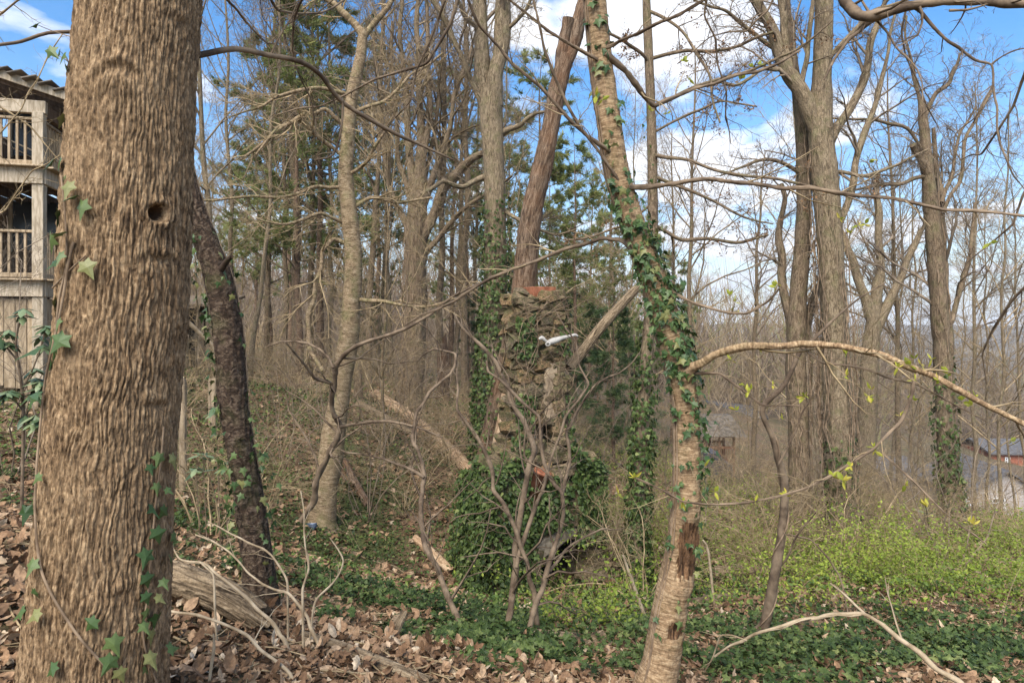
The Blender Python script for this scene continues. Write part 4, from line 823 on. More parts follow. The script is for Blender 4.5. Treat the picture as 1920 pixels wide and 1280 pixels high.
# ------------------------------------------------------------------ ivy climbing on trunks
def on_trunk(rows, n, tf, amin=0, amax=2 * np.pi, off=.02):
    s_ = spline(rows, .03); t = tf(n); f = np.clip(t, 0, .999) * (len(s_) - 1); i0 = f.astype(int)
    c = s_[i0]; T = nrm(s_[np.minimum(i0 + 1, len(s_) - 1), :3] - s_[np.maximum(i0 - 1, 0), :3])
    a = rng.uniform(amin, amax, n); e1 = nrm(np.cross(T, np.array([[0, 1., 0]]))); e2 = np.cross(T, e1)
    out = np.cos(a)[:, None] * e1 + np.sin(a)[:, None] * e2
    return c[:, :3] + out * (c[:, 3:4] * 1.02 + off * (.3 + rng.random((n, 1)))), out
def leaf_frames(out, spreadn=.35, droop=.9):
    n = len(out); nn = nrm(out + rng.normal(size=(n, 3)) * spreadn + np.array([0, 0, .25]))
    d = np.c_[rng.normal(size=(n, 2)) * .45, -droop * np.ones(n)]; d = d - nn * (d * nn).sum(1, keepdims=True)
    return frames(d, nn)
leafV = []
for q_ in range(6):
    g = Geo(); W = IVY[0].copy(); W[:, 2] += rng.normal(0, .35) * W[:, 0] ** 2 + rng.normal(0, .2) * (W[:, 1] - .4) ** 2; W[:, 0] *= rng.uniform(.85, 1.15); W[1:, :2] *= 1 + rng.normal(0, .04, (len(W) - 1, 1))
    g.add(W, IVY[1], np.full(len(IVY[1]), q_ / 5)); leafV.append(g.mesh('ivy_leaf', False)); leafV[-1].materials.append(M['ivy_bright'])
def leaf_objects(root, pos, Rm, s, meshes, name='leaf'):
    for p_, m_, s1 in zip(pos, Rm, s):
        o = bpy.data.objects.new(name, meshes[rng.integers(len(meshes))]); C.objects.link(o); o.parent = root
        mw = Matrix([[*map(float, m_[r_] * s1), float(p_[r_] - root.location[r_])] for r_ in range(3)] + [[0, 0, 0, 1]]); o.matrix_basis = mw
def ivy_stems(root, rows, n, mat, t=(0, .9), r0=.006, spread=.05, amin=0, amax=6.28, off=.006):
    s_ = spline(rows, .08); g = Geo(); pts = 30
    a0 = rng.uniform(amin, amax, n); f = (t[0] + (t[1] - t[0]) * np.linspace(0, 1, pts))[None] * np.ones((n, 1)) * (len(s_) - 1); i0 = np.clip(f.astype(int), 0, len(s_) - 1); c = s_[i0]
    an = a0[:, None] + spread * np.cumsum(rng.normal(size=(n, pts)), 1); rr_ = c[..., 3] + off
    Pt = np.stack([c[..., 0] + rr_ * np.cos(an), c[..., 1] + rr_ * np.sin(an), c[..., 2]], -1)
    tubes(g, Pt, np.full((n, pts), r0), 5); gobj('vine_stem', g, mat, root)
# on the bending tree: leaves one by one
iv = thing('climbing_ivy', 'bright ivy climbing up the bending tan tree in front of the chimney', 'ivy', beech_rows[1][:3])
ivy_stems(iv, beech_rows, 3, M['vine'], (.02, .8), .005, .05, 3.4, 4.6)
p1, o1 = on_trunk(beech_rows, 120, lambda n: np.clip(rng.normal(.41, .065, n), .05, .95), .6, 2.9, .05)
p2, o2 = on_trunk(beech_rows, 45, lambda n: rng.uniform(.1, .45, n), 1.6, 3.0, .04)
p3, o3 = on_trunk(beech_rows, 80, lambda n: rng.uniform(.46, .72, n), .3, 2.6, .02)
p4, o4 = on_trunk(beech_rows, 50, lambda n: rng.uniform(.22, .48, n), 2.4, 3.9, .09)
ps, os_ = np.vstack([p1, p2, p3, p4]), np.vstack([o1, o2, o3, o4])
leaf_objects(iv, ps, leaf_frames(os_, .5), rng.uniform(.032, .072, len(ps)), leafV)
pz, oz = on_trunk(beech_rows, 420, lambda n: np.clip(np.where(rng.random(n) < .7, rng.normal(.41, .06, n), rng.uniform(.1, .52, n)), .05, .95), .4, 3.2, .035); g = Geo(); scatter(g, IVY, pz, leaf_frames(oz, .5), rng.uniform(.026, .062, len(pz)), rng.normal(0, .25, len(pz)), np.clip(rng.normal(.4, .25, len(pz)), 0, 1)); gobj('foliage', g, M['ivy_bright'], iv, smooth=False, kind='stuff')
iv = thing('climbing_ivy', 'ivy leaves up the dark scaly leaning tree behind the thick trunk', 'ivy', dark_rows[1][:3])
ivy_stems(iv, dark_rows, 2, M['vine'], (.02, .62), .006, .04, -.3, .6)
p1, o1 = on_trunk(dark_rows, 90, lambda n: rng.uniform(.04, .54, n), -.5, 1.0, .06); p2, o2 = on_trunk(dark_rows, 40, lambda n: rng.uniform(.03, .5, n), 2.3, 3.6, .06); p3, o3 = on_trunk(dark_rows, 26, lambda n: rng.uniform(.43, .52, n), -.3, 2.4, .1)
p4, o4 = on_trunk(dark_rows, 60, lambda n: rng.uniform(.15, .27, n), -.6, 3.6, .12)
ps = np.vstack([p1, p2, p3, p4]); leaf_objects(iv, ps, leaf_frames(np.vstack([o1, o2, o3, o4]), .5), rng.uniform(.035, .075, len(ps)), leafV)
# on the big trunk: leaves where they grow along two stems
iv = thing('climbing_ivy', 'scattered ivy leaves on two creeping stems over the thick furrowed trunk', 'ivy', (big.location[0], BT_Y, big.location[2]))
def big_at(px, py, off=.012):
    a, z = spot(px, py); c, r = big_axis(np.array([z])); o = np.array([math.cos(a), math.sin(a), 0]); return np.array([c[0], BT_Y, z]) + o * (r[0] + off), o
for pl, wpx in (([(290, 1290), (262, 1200), (270, 1110), (276, 1040), (283, 960), (290, 900), (296, 850), (300, 800)], 4), ([(115, 540), (140, 480), (150, 455), (128, 590), (115, 640), (98, 720), (90, 800), (84, 880), (82, 960), (90, 1050), (105, 1100), (130, 1150), (160, 1200), (200, 1250)], 5), ([(112, 540), (150, 500), (170, 480)], 3), ([(118, 640), (125, 560), (138, 490), (135, 400), (128, 330)], 4)):
    pl = pl if pl[0][1] != 540 or len(pl) < 5 else [(150, 455), (140, 500), (134, 545), (126, 590), (115, 640), (98, 720), (90, 800), (84, 880), (82, 960), (90, 1050), (105, 1100), (130, 1150), (160, 1200), (200, 1250)]
    g = Geo(); stem(g, [[*big_at(a_, b_, .014)[0], wpx / F * 2.55 / 2] for a_, b_ in pl], 8, .02, .2); gobj('vine_stem', g, M['vine'], iv)
spots = [(170, 380, .075), (150, 345, .07), (160, 370, .06), (140, 440, .06), (135, 475, .055), (172, 492, .075), (128, 490, .05), (140, 628, .085), (130, 600, .05), (288, 850, .06), (270, 870, .045), (282, 905, .05), (298, 915, .04), (272, 945, .065), (298, 950, .06), (280, 990, .07), (312, 1000, .055), (265, 1030, .075), (306, 1040, .065), (262, 1075, .065), (290, 1085, .05), (260, 1110, .055), (280, 1115, .05), (266, 1140, .055),
         (282, 1150, .065), (255, 1165, .055), (272, 1180, .06), (180, 1155, .06), (205, 1190, .08), (207, 1225, .075), (265, 1222, .075), (302, 1215, .06), (215, 1250, .06), (96, 1140, .06), (88, 1045, .065), (98, 886, .045), (120, 1240, .06), (258, 1245, .05), (310, 852, .07), (86, 1100, .05)]
ps, os_ = zip(*[big_at(a_, b_, .03) for a_, b_, _ in spots]); leaf_objects(iv, np.array(ps), leaf_frames(np.array(os_), .3), np.array([s_ for _, _, s_ in spots]), leafV)
# loose sprays at its sunlit edge
ed = [(100, 640, .12), (78, 650, .1), (125, 320, .06), (112, 300, .06), (100, 300, .06), (128, 355, .05), (110, 395, .07), (95, 440, .08), (105, 560, .07), (120, 100, .05), (90, 92, .06), (112, 95, .05), (122, 120, .05), (66, 45, .05), (70, 735, .08), (50, 950, .07), (60, 1050, .06), (45, 1140, .07), (120, 215, .06)]
ps = np.array([P(a_, b_, 2.62) for a_, b_, _ in ed]); ns = np.tile(np.array([[-.6, -.8, .1]]), (len(ed), 1)); leaf_objects(iv, ps, leaf_frames(ns, .4), np.array([s_ for *_, s_ in ed]), leafV)
g = Geo()
for a_, b_, s_ in ed: stem(g, [[*P(a_, b_, 2.62), .0012], [*P(a_ * .6 + 55, b_ + 12, 2.68), .0015], [*(big_at(128, b_ + 25, .004)[0]), .0018]], 4, .05)
gobj('leaf_stalks', g, M['vine'], iv)
# dense ivy on other trunks
def ivy_coat(root, rows, n, tf, s, off, mat='ivy'):
    p_, o_ = on_trunk(rows, n, tf, 0, 2 * np.pi, off); g = Geo(); scatter(g, IVY_S, p_, leaf_frames(o_, .5), rng.uniform(s * .6, s * 1.2, n), None, np.clip(rng.normal(.5, .25, n), 0, 1))
    gobj('ivy', g, M[mat], root, smooth=False, kind='stuff')
ivy_coat(thin, thin_rows, 2600, lambda n: np.clip(np.abs(rng.normal(0, .16, n)), .02, .6), .085, .10)
ivy_coat(forked, forked_rows, 4200, lambda n: rng.beta(1.1, 1.7, n) * .75, .10, .10)
ivy_coat(brk_t, brk_rows, 700, lambda n: rng.beta(1.5, 2.2, n) * .45, .11, .08)
ivy_coat(pairA, pairA_rows, 400, lambda n: rng.random(n) * .16, .10, .05)
ivy_coat(snag, snag_rows, 500, lambda n: rng.beta(1, 2, n) * .35, .08, .08)
# young leaves and buds on the bending tree's twigs
youngV = []
for q_ in range(4):
    g = Geo(); W = LANCE[0].copy(); W[:, 0] *= rng.uniform(1.0, 1.7); W[:, 2] += rng.normal(0, .3) * (W[:, 1] ** 2); g.add(W, LANCE[1], np.full(6, q_ / 3)); youngV.append(g.mesh('young_leaf', False)); youngV[-1].materials.append(M['bud'])
yl = beech
tips = TIPS['beech']; tips = tips[(tips[:, 1] > 3) & (np.abs(tips[:, 0] / tips[:, 1]) < .8) & (tips[:, 0] / tips[:, 1] > .1)]
tips = tips[rng.permutation(len(tips))[:58]]
extra = np.array([P(*v_) for v_ in ((1707, 686, 3.98), (1690, 780, 3.95), (1640, 838, 3.93), (1581, 880, 3.9), (1474, 927, 3.85), (1416, 940, 3.8), (1190, 895, 3.7), (1280, 940, 3.75), (1640, 845, 3.93), (1760, 712, 3.93), (1420, 650, 4.4))])
for c_ in np.vstack([tips, extra]):
    k_ = rng.integers(3, 6); d_ = nrm(rng.normal(size=(k_, 3)) + np.array([0, 0, .6])); leaf_objects(yl, np.repeat(c_[None], k_, 0), frames(d_), rng.uniform(.028, .06, k_), youngV, 'young_leaf')
g = Geo(); tp = TIPS['thin']; tp = np.repeat(tp, 2, 0); scatter(g, OVAL, tp + rng.normal(size=tp.shape) * .015, frames(rng.normal(size=tp.shape)), rng.uniform(.03, .06, len(tp))); gobj('buds', g, M['bud_red'], thin, kind='stuff')

# ------------------------------------------------------------------ the woodland behind: a few kinds of tree, copied one by one
def bare_tree(name, h, r0, mat, tw, seed, b0=.35, nb=20, fork=False):
    root = thing(name, 'x', 'tree'); n = 12
    zz_ = np.linspace(0, h, n); wob = np.cumsum(rng.normal(size=(n, 2)) * .012 * h / n * 4, 0); wob -= wob[0]
    rows = np.c_[wob, zz_, r0 * np.linspace(1, .12, n) ** .8]; rows[0, 3] *= 1.25; rows[0, 2] = -.3
    g = Geo(); stem(g, rows, 10, h / 30, .1, 0, seed); gobj('trunk', g, M[mat], root, uv=True)
    Pb, Rb = as_batch(rows, 20); g = Geo()
    P1, R1 = grow(Pb, Rb, nb, t=(b0, .99), ang=(28, 60), ln=(.22, .42), n=7, rr=.5, up=.25, wig=.14, bend=.05, rmin=.009, shrink=.55); tubes(g, P1, R1, 4)
    P2, R2 = grow(P1, R1, 7, ang=(25, 60), ln=(.35, .6), n=5, up=.1, wig=.18, rmin=.006); tubes(g, P2, R2, 3)
    P3, R3 = grow(P2, R2, 6, ang=(25, 60), ln=(.4, .75), n=4, up=.08, wig=.2, rmin=.0045); tubes(g, P3, R3, 3)
    P4, R4 = grow(P3, R3, 3, ang=(25, 55), ln=(.4, .7), n=3, up=.1, wig=.18, rmin=.0035); tubes(g, P4, R4, 3)
    gobj('crown', g, M[tw], root)
    return root
def pine_tree(name, h, r0, seed, mat='needle', b0=.3, dens=1.0, low=False):
    root = thing(name, 'x', 'tree'); n = 10
    rows = np.c_[rng.normal(size=(n, 2)) * .02 * h / 8, np.linspace(0, h, n), r0 * np.linspace(1, .08, n)]; rows[0, :2] = 0; rows[0, 2] = -.3
    g = Geo(); stem(g, rows, 10, h / 24, .06, 0, seed); gobj('trunk', g, M['bark_pine'], root, uv=True)
    Pb, Rb = as_batch(rows, 20)
    P1, R1 = grow(Pb, Rb, int(46 * dens), t=(b0, .99), ang=(65, 95), ln=(.17, .30), n=6, rr=.35, up=.1, wig=.1, bend=.03 if not low else -.03, rmin=.01, shrink=.7)
    P2, R2 = grow(P1, R1, 7, t=(.3, 1), ang=(25, 60), ln=(.3, .5), n=4, up=.05, wig=.15, rmin=.006, flat=.7)
    g = Geo(); tubes(g, P1, R1, 4); tubes(g, P2, R2, 3); gobj('branches', g, M['twig_far'], root)
    Q = np.concatenate([P2[:, 2], P2[:, 3], P1[:, -1], (P2[:, 1] + P2[:, 2]) / 2]); D = nrm(np.concatenate([P2[:, 2] - P2[:, 1]] * 2 + [P1[:, -1] - P1[:, -2], P2[:, 2] - P2[:, 1]]))
    k_ = 16; Qn = np.repeat(Q, k_, 0) + rng.normal(size=(len(Q) * k_, 3)) * .05; Dn = nrm(np.repeat(D, k_, 0) * .9 + rng.normal(size=(len(Q) * k_, 3)) * .55 + np.array([0, 0, .15]))
    tn = np.repeat(np.clip(rng.normal(.5, .25, len(Q)), 0, 1), k_)
    g = Geo(); scatter(g, NEED, Qn, frames(Dn), rng.uniform(.2, .38, len(Qn)) * (.7 if low else 1), None, tn); gobj('crown', g, M[mat], root, smooth=False)
    return root
NK = NEED[0].copy(); NK[:, 0] *= 3.6; NEED = (NK, NEED[1])
kinds = [bare_tree('bare_tree', 19, .135, 'bark_brown', 'twig_far', 71, .38, 20), bare_tree('bare_tree', 17, .09, 'bark_grey', 'twig_far', 72, .3, 22), bare_tree('bare_tree', 21, .18, 'bark_brown', 'twig_grey', 73, .45, 18), bare_tree('bare_tree', 13, .06, 'bark_grey', 'twig_tan', 74, .2, 22), bare_tree('bare_tree', 9, .04, 'bark_smooth', 'twig_tan', 75, .15, 20)]
pines = [pine_tree('pine_tree', 20, .2, 81, 'needle', .35), pine_tree('pine_tree', 17, .16, 82, 'needle', .25, 1.1), pine_tree('hemlock_tree', 8, .1, 83, 'needle_dark', .06, .9, True)]
used = set(); PLANTED = []
def plant(proto, px, d, label, group, h=1.0, rot=None, lean=0.0, cat=None):
    x_ = (px - 960) / F * d
    o = proto if proto.name not in used else copy_tree(proto); used.add(proto.name)
    o.location = (x_, d, g1(x_, d)); o.rotation_euler = (lean * rng.normal(), lean * rng.normal(), rng.random() * 6.28 if rot is None else rot); o.scale = (h, h, h)
    setp(o, label, cat or 'tree', group); PLANTED.append((px, o)); return o
zones = [(-60, 560, 'slim bare tree between the dark scaly tree and the mottled tree', 'bare woodland trees left'), (560, 740, 'slim bare tree between the mottled tree and the vine-shaggy tree', 'bare woodland trees behind the mottled tree'),
         (740, 960, 'slim bare tree between the vine-shaggy tree and the chimney', 'bare woodland trees behind the log'), (960, 1240, 'slim bare tree in the woods just behind the stone chimney', 'bare woodland trees behind the chimney'),
         (1240, 1500, 'slim bare tree between the bending tree and the stout vine-wrapped tree', 'bare trees above the gazebo'), (1500, 1740, 'slim bare tree between the stout tree and the broken-topped tree', 'bare trees below the stout tree'), (1740, 2200, 'slim bare tree beyond the broken-topped tree, around the houses', 'bare trees around the houses')]
def zone(px):
    for a_, b_, l_, g_ in zones:
        if a_ <= px < b_: return l_, g_
    return zones[0][2:] if px < 0 else zones[-1][2:]
# trunks that can be picked out one after another, left to right
fixed = [(400, 17, 1, .9), (432, 24, 1, 1.0), (468, 20, 1, .85), (500, 30, 0, 1.0), (530, 28, 0, .9), (556, 26, 2, 1.05), (590, 30, 0, 1.0), (620, 27, 1, 1.1), (690, 25, 0, .95), (708, 33, 1, 1.1), (735, 28, 1, 1.0), (832, 23, 0, .95), (848, 32, 0, 1.0), (872, 27, 2, .9), (890, 38, 0, 1.0),
         (1290, 30, 0, 1.0), (1410, 34, 2, .8), (1690, 26, 0, .9), (1665, 32, 1, 1), (1830, 26, 1, 1.0), (1930, 30, 1, .9), (1875, 22, 3, 1.1), (1715, 28, 3, 1.2), (1850, 33, 3, 1.2), (1905, 40, 1, .8), (1735, 40, 1, .8), (1800, 36, 3, 1.1), (1150, 30, 1, 1.0), (1265, 40, 0, 1.0)]
for px, d, k_, h in fixed: l_, g_ = zone(px); plant(kinds[k_], px, d, l_, g_, h, lean=.025)
for q_ in range(62):
    d = rng.uniform(34, 80); px = rng.uniform(-150, 2080)
    if 1290 < px < 1395 and d < 42 or (1660 < px < 1960 and d < 60): continue
    if px < 760 and rng.random() < .6: continue; k_ = rng.choice([0, 1, 1, 2, 3]); l_, g_ = zone(px); plant(kinds[k_], px, d, l_, g_, rng.uniform(.8, 1.15), lean=.04)
for q_ in range(30):
    d = rng.uniform(15, 34); px = rng.uniform(350, 2000)
    if 860 < px < 1130 and d < 18 or 1290 < px < 1395 or px > 1780: continue
    l_, g_ = zone(px); plant(kinds[4 if rng.random() < .6 else 3], px, d, l_.replace('slim bare tree', 'spindly bare sapling'), g_.replace('trees', 'saplings'), rng.uniform(.6, 1.1), lean=.09, cat='sapling')
for q_ in range(60):
    d = rng.uniform(75, 150); px = rng.uniform(300, 2000); plant(kinds[rng.integers(0, 4)], px, d, 'distant bare tree on the far valley slope under the horizon', 'distant valley trees', rng.uniform(.6, .95))
PL = [(505, 30, 1, .85), (560, 25, 1, .85), (600, 28, 0, .85), (650, 31, 1, .9), (545, 48, 0, 1.0), (705, 46, 0, 1.0), (845, 34, 0, .8), (878, 40, 1, .85), (995, 30, 0, .78), (1030, 48, 1, .95), (1078, 29, 1, .72), (960, 52, 0, .95), (1105, 50, 0, .8), (1140, 42, 1, .75), (1260, 44, 1, .7), (480, 55, 1, 1.0), (1215, 60, 0, .8)]
for px, d, k_, h in PL:
    plant(pines[k_], px, d, 'tall thin pine with green needles behind the mottled tree' if px < 800 else 'tall thin pine with green needles behind the chimney', 'pines behind the mottled tree' if px < 800 else 'pines behind the chimney', h, lean=.02)
for px, d, h in [(1150, 20, .6), (1120, 27, .7), (1060, 32, .8), (1190, 25, .6), (880, 34, .6), (690, 38, .6)]:
    plant(pines[2], px, d, 'low dark green hemlock in the hollow behind the chimney' if px > 1000 and px < 1250 else 'low dark green hemlock deep among the bare trunks', 'hemlocks behind the chimney' if 1000 < px < 1250 else 'hemlocks among the trunks', h)

# bare many-stemmed shrubs through the hollow
def shrub_kind(ns, h, seed, mat):
    root = thing('bare_shrub', 'x', 'shrub'); g = Geo(); a_ = rng.random(ns) * 6.28; d_ = nrm(np.c_[np.cos(a_) * .45, np.sin(a_) * .45, np.ones(ns)]); Pc = np.empty((ns, 9, 3)); Pc[:, 0] = np.c_[np.cos(a_) * .08, np.sin(a_) * .08, np.full(ns, -.05)]
    hh = h * rng.uniform(.55, 1.1, ns) * 1.0
    for s_ in range(1, 9): d_ = nrm(d_ + rng.normal(size=(ns, 3)) * .17 + np.array([0, 0, -.03 * s_])); Pc[:, s_] = Pc[:, s_ - 1] + d_ * (hh / 8)[:, None]
    Rc = (rng.uniform(.006, .012, ns))[:, None] * np.linspace(1, .35, 9)[None]; tubes(g, Pc, Rc, 5); gobj('stems', g, M[mat], root, kind='stuff')
    g = Geo(); P1, R1 = grow(Pc, Rc, 8, t=(.2, 1), ang=(25, 70), ln=(.25, .5), n=6, up=.1, wig=.2, rmin=.003); tubes(g, P1, R1, 3); P2, R2 = grow(P1, R1, 5, ang=(25, 70), ln=(.4, .75), n=5, up=.03, wig=.28, rmin=.0022); tubes(g, P2, R2, 3); P3, R3 = grow(P2, R2, 2, ang=(25, 70), ln=(.4, .7), n=3, up=.03, wig=.28, rmin=.0018); tubes(g, P3, R3, 3)
    gobj('twigs', g, M[mat], root, kind='stuff'); return root
shk = [shrub_kind(9, 2.8, 1, 'twig_tan'), shrub_kind(7, 3.6, 2, 'twig_grey'), shrub_kind(12, 2.0, 3, 'twig_tan')]
spots_ = [(390, 8.5), (530, 13.5), (730, 16), (560, 19), (690, 12.8), (480, 11), (760, 13.5), (610, 15.5), (820, 18.5), (1760, 15), (1840, 18), (1690, 12.2), (1900, 15), (1500, 13.8), (1460, 15.5), (1560, 13.5), (1610, 18), (1380, 19), (1540, 17), (1660, 21),  (1420, 12.2), (1590, 10.8), (1300, 12.6), (480, 19), (700, 20), (780, 18), (840, 16), (860, 21), (1110, 15), (1140, 13), (1240, 15), (1410, 14), (1440, 18), (1520, 15.5), (1540, 12), (1600, 15), (1650, 13), (1680, 17), (1740, 14), (660, 24), (760, 26), (930, 24), (1060, 21), (1180, 22), (1280, 24), (1500, 22), (1580, 21), (330, 14), (300, 18), (20, 9), (1460, 10.5), (1200, 10.2), (1780, 11), (430, 24), (540, 26), (600, 30)]
for q_, (px, d) in enumerate(spots_):
    l_, g_ = zone(px); l_ = l_.replace('slim bare tree', 'tangled bare shrub').replace('low slope', 'slope'); plant(shk[q_ % 3], px, d, l_, g_.replace('trees', 'shrubs'), rng.uniform(.75, 1.2), cat='shrub')
# sprays that hang into the top of the picture from crowns overhead
shrub('overhanging_branch', 'thin dark twigs hanging into the top left sky beside the thick trunk', [[4.0, 4.6, (400, -80, 8), (425, 0, 7), (460, 40, 6), (500, 82, 4), (520, 86, 3)], [4.2, 5.0, (600, -60, 8), (560, 10, 6), (548, 90, 5), (565, 150, 4), (590, 230, 3)], [4.0, 5.2, (480, -60, 7), (520, 20, 6), (600, 25, 5), (660, -10, 4)], [5, 5.5, (880, -60, 8), (845, 45, 7), (800, 120, 6), (700, 150, 5), (600, 200, 4), (520, 215, 3)], [4.6, 5.4, (850, -40, 6), (810, 70, 5), (770, 190, 4), (700, 260, 3)]], M['twig_near'], M['twig_near'], 5, [dict(m=9, t=(.15, .97), ang=(30, 70), ln=(.2, .4), up=-.05, wig=.2, rmin=.0022, n=6), dict(m=5, ang=(25, 60), ln=(.35, .65), up=0, wig=.22, rmin=.0016, n=5)], cat='branch')
shrub('overhanging_branch', 'thin dark twigs hanging across the cloud right of the slim tree', [[5.6, 6.4, (1330, -60, 8), (1320, 30, 6), (1345, 120, 5), (1360, 220, 4), (1370, 270, 2)], [6, 6.4, (1480, -60, 7), (1440, 20, 6), (1400, 60, 5), (1330, 70, 4), (1270, 120, 3)], [6, 6.6, (1700, -60, 7), (1690, 60, 6), (1720, 150, 5), (1760, 240, 3)], [5, 6, (1960, 60, 7), (1900, 200, 6), (1840, 290, 5), (1800, 300, 3)], [5.4, 6, (1960, 300, 7), (1900, 420, 6), (1840, 470, 5), (1800, 520, 3)], [5.2, 6, (1960, 480, 9), (1900, 560, 8), (1860, 620, 7), (1850, 720, 4)]], M['twig_near'], M['twig_near'], 6, [dict(m=9, t=(.15, .97), ang=(30, 70), ln=(.2, .4), up=-.05, wig=.2, rmin=.0024, n=6), dict(m=5, ang=(25, 60), ln=(.35, .65), up=0, wig=.22, rmin=.0018, n=5)], cat='branch')
shrub('overhanging_branch', 'thin pale twigs crossing in front of the timber porch', [[7.5, 7.0, (-60, 60, 9), (10, 20, 7), (60, -40, 5)], [7.2, 7.6, (-60, 330, 7), (0, 250, 6), (40, 205, 5), (70, 150, 4), (120, 60, 3)], [7.4, 7.2, (-60, 420, 6), (10, 395, 5), (60, 320, 4), (115, 290, 3)], [7.4, 7.6, (-60, 140, 7), (0, 200, 6), (60, 240, 5), (110, 300, 3)]], M['twig_tan'], M['twig_tan'], 7, [dict(m=9, t=(.15, .97), ang=(30, 70), ln=(.2, .4), up=0, wig=.2, rmin=.0026, n=6), dict(m=4, ang=(25, 60), ln=(.35, .65), up=0, wig=.22, rmin=.002, n=5)], cat='branch')
# every planted thing gets its own place in its row
ORD = 'first second third fourth fifth sixth seventh eighth ninth tenth eleventh twelfth thirteenth fourteenth fifteenth sixteenth seventeenth eighteenth nineteenth twentieth'.split()
ORD += ['twenty-' + w_ for w_ in ORD[:9]] + ['thirtieth'] + ['thirty-' + w_ for w_ in ORD[:9]] + ['fortieth'] + ['forty-' + w_ for w_ in ORD[:9]] + ['fiftieth'] + ['fifty-' + w_ for w_ in ORD[:9]] + ['sixtieth'] + ['sixty-' + w_ for w_ in ORD[:9]]
rows_ = {}
for px, o in PLANTED: rows_.setdefault(o['label'], []).append((px, o))
for l_, v_ in rows_.items():
    for q_, (px, o) in enumerate(sorted(v_, key=lambda e: e[0])): o['label'] = ORD[q_] + ' from the left: ' + l_

# ------------------------------------------------------------------ boxes
CUBE = np.array([(-1, -1, -1), (1, -1, -1), (1, 1, -1), (-1, 1, -1), (-1, -1, 1), (1, -1, 1), (1, 1, 1), (-1, 1, 1)], float) / 2
CF = np.array([(0, 3, 2, 1), (4, 5, 6, 7), (0, 1, 5, 4), (1, 2, 6, 5), (2, 3, 7, 6), (3, 0, 4, 7)])
def bevel_box(sx, sy, sz, b):
    """Box with cut edges: 24 vertices, 26 faces."""
    V = []; idx = {}
    for c in CUBE * 2:
        for ax in range(3):
            v = c * (np.array([sx, sy, sz]) / 2 - b); v[ax] = c[ax] * np.array([sx, sy, sz])[ax] / 2; idx[tuple(c.astype(int)), ax] = len(V); V.append(v)
    bm = __import__('bmesh').new(); vs = [bm.verts.new(v) for v in V]
    __import__('bmesh').ops.convex_hull(bm, input=vs); bm.normal_update(); bm.verts.index_update()
    Vn = np.array([v.co[:] for v in bm.verts]); Fn = np.array([[v.index for v in f.verts] for f in bm.faces]); bm.free()
    return Vn, Fn
def box_g(g, c, size, Rm=np.eye(3), b=.006):
    V, Fm = bevel_box(*size, min(b, min(size) * .3)); return g.add(V @ np.asarray(Rm).T + np.asarray(c), Fm)
def bar(name, p, q, w, h, mat, parent, b=.008, upv=(0, 0, 1)):
    """A squared timber from p to q, w wide and h deep."""
    p, q = np.asarray(p, float), np.asarray(q, float); d = q - p; L = np.linalg.norm(d); d = d / L
    u = np.asarray(upv, float); x_ = np.cross(d, u)
    if np.linalg.norm(x_) < 1e-3: x_ = np.cross(d, np.array([0, 1., 0]))
    x_ = x_ / np.linalg.norm(x_); z_ = np.cross(x_, d)
    g = Geo(); box_g(g, (p + q) / 2, (w, L, h), np.stack([x_, d, z_], -1), b); return gobj(name, g, mat, parent, smooth=False)

# ------------------------------------------------------------------ stone chimney
CH_Y = 12.0
ch0 = np.array([(1000 - 960) / F * CH_Y, CH_Y]); chz = g1(*ch0) - .1
chim = thing('stone_chimney', 'ruined rubble-stone chimney with a hearth, standing alone and draped in ivy', 'chimney', (ch0[0], ch0[1], chz))
CA = R(24); cRot = np.array([[math.cos(CA), -math.sin(CA), 0], [math.sin(CA), math.cos(CA), 0], [0, 0, 1]])   # front turned to the right
M['stone'] = None
m, t, b = material('field_stone')
f = tex(t, vec(t, 'Object'), 9, 6, .65); col = ramp_of(t, f, [(.38, (.065, .05, .034)), (.5, (.165, .127, .085)), (.62, (.28, .22, .152))])
oi = t.nodes.new('ShaderNodeObjectInfo'); tn = ramp_of(t, oi.outputs['Random'], [(0, (.62, .58, .52)), (.35, (1.0, .92, .78)), (.65, (.85, .85, .80)), (.85, (1.25, 1.02, .75)), (1, (1.3, 1.25, 1.15))])
col = mixc(t, 1.0, col, tn, 'MULTIPLY'); mo = ramp_of(t, tex(t, vec(t, 'Object'), 3.0, 5), [(.44, (0, 0, 0)), (.6, (.8, .8, .8))]); col = mixc(t, mo, col, (.075, .075, .028))
t.links.new(col, b.inputs['Base Color']); b.inputs['Roughness'].default_value = .95; bump(t, b, f, .9, .03); M['stone'] = m
M['mortar'] = plain('mortar', (.16, .13, .095), (.30, .25, .18), 14, 1.0, bd=.02)
M['near_black'] = plain('near_black', (.012, .011, .010), (.03, .026, .022), 8, 1.0)  # near-black colour for the hearth back and the shed's inside
stones = []
for q_ in range(14):
    V, Fm = bevel_box(1, 1, 1, rng.uniform(.13, .24)); V = V + rng.normal(0, .085, V.shape); g = Geo().add(V, Fm); me = g.mesh('stone', False); me.materials.append(M['stone']); stones.append(me)
def cw(l): return np.array([*ch0, chz]) + cRot @ np.asarray(l, float)
def stone_at(l, size, yaw=0.0, mesh=None, name='stone'):
    o = bpy.data.objects.new(name, mesh or stones[rng.integers(len(stones))]); C.objects.link(o); o.parent = chim
    o.location = tuple(map(float, cw(l) - np.array([*ch0, chz]))); o.scale = tuple(map(float, size)); o.rotation_euler = (rng.normal() * .10, rng.normal() * .13, CA + yaw + rng.normal() * .12)
    return o
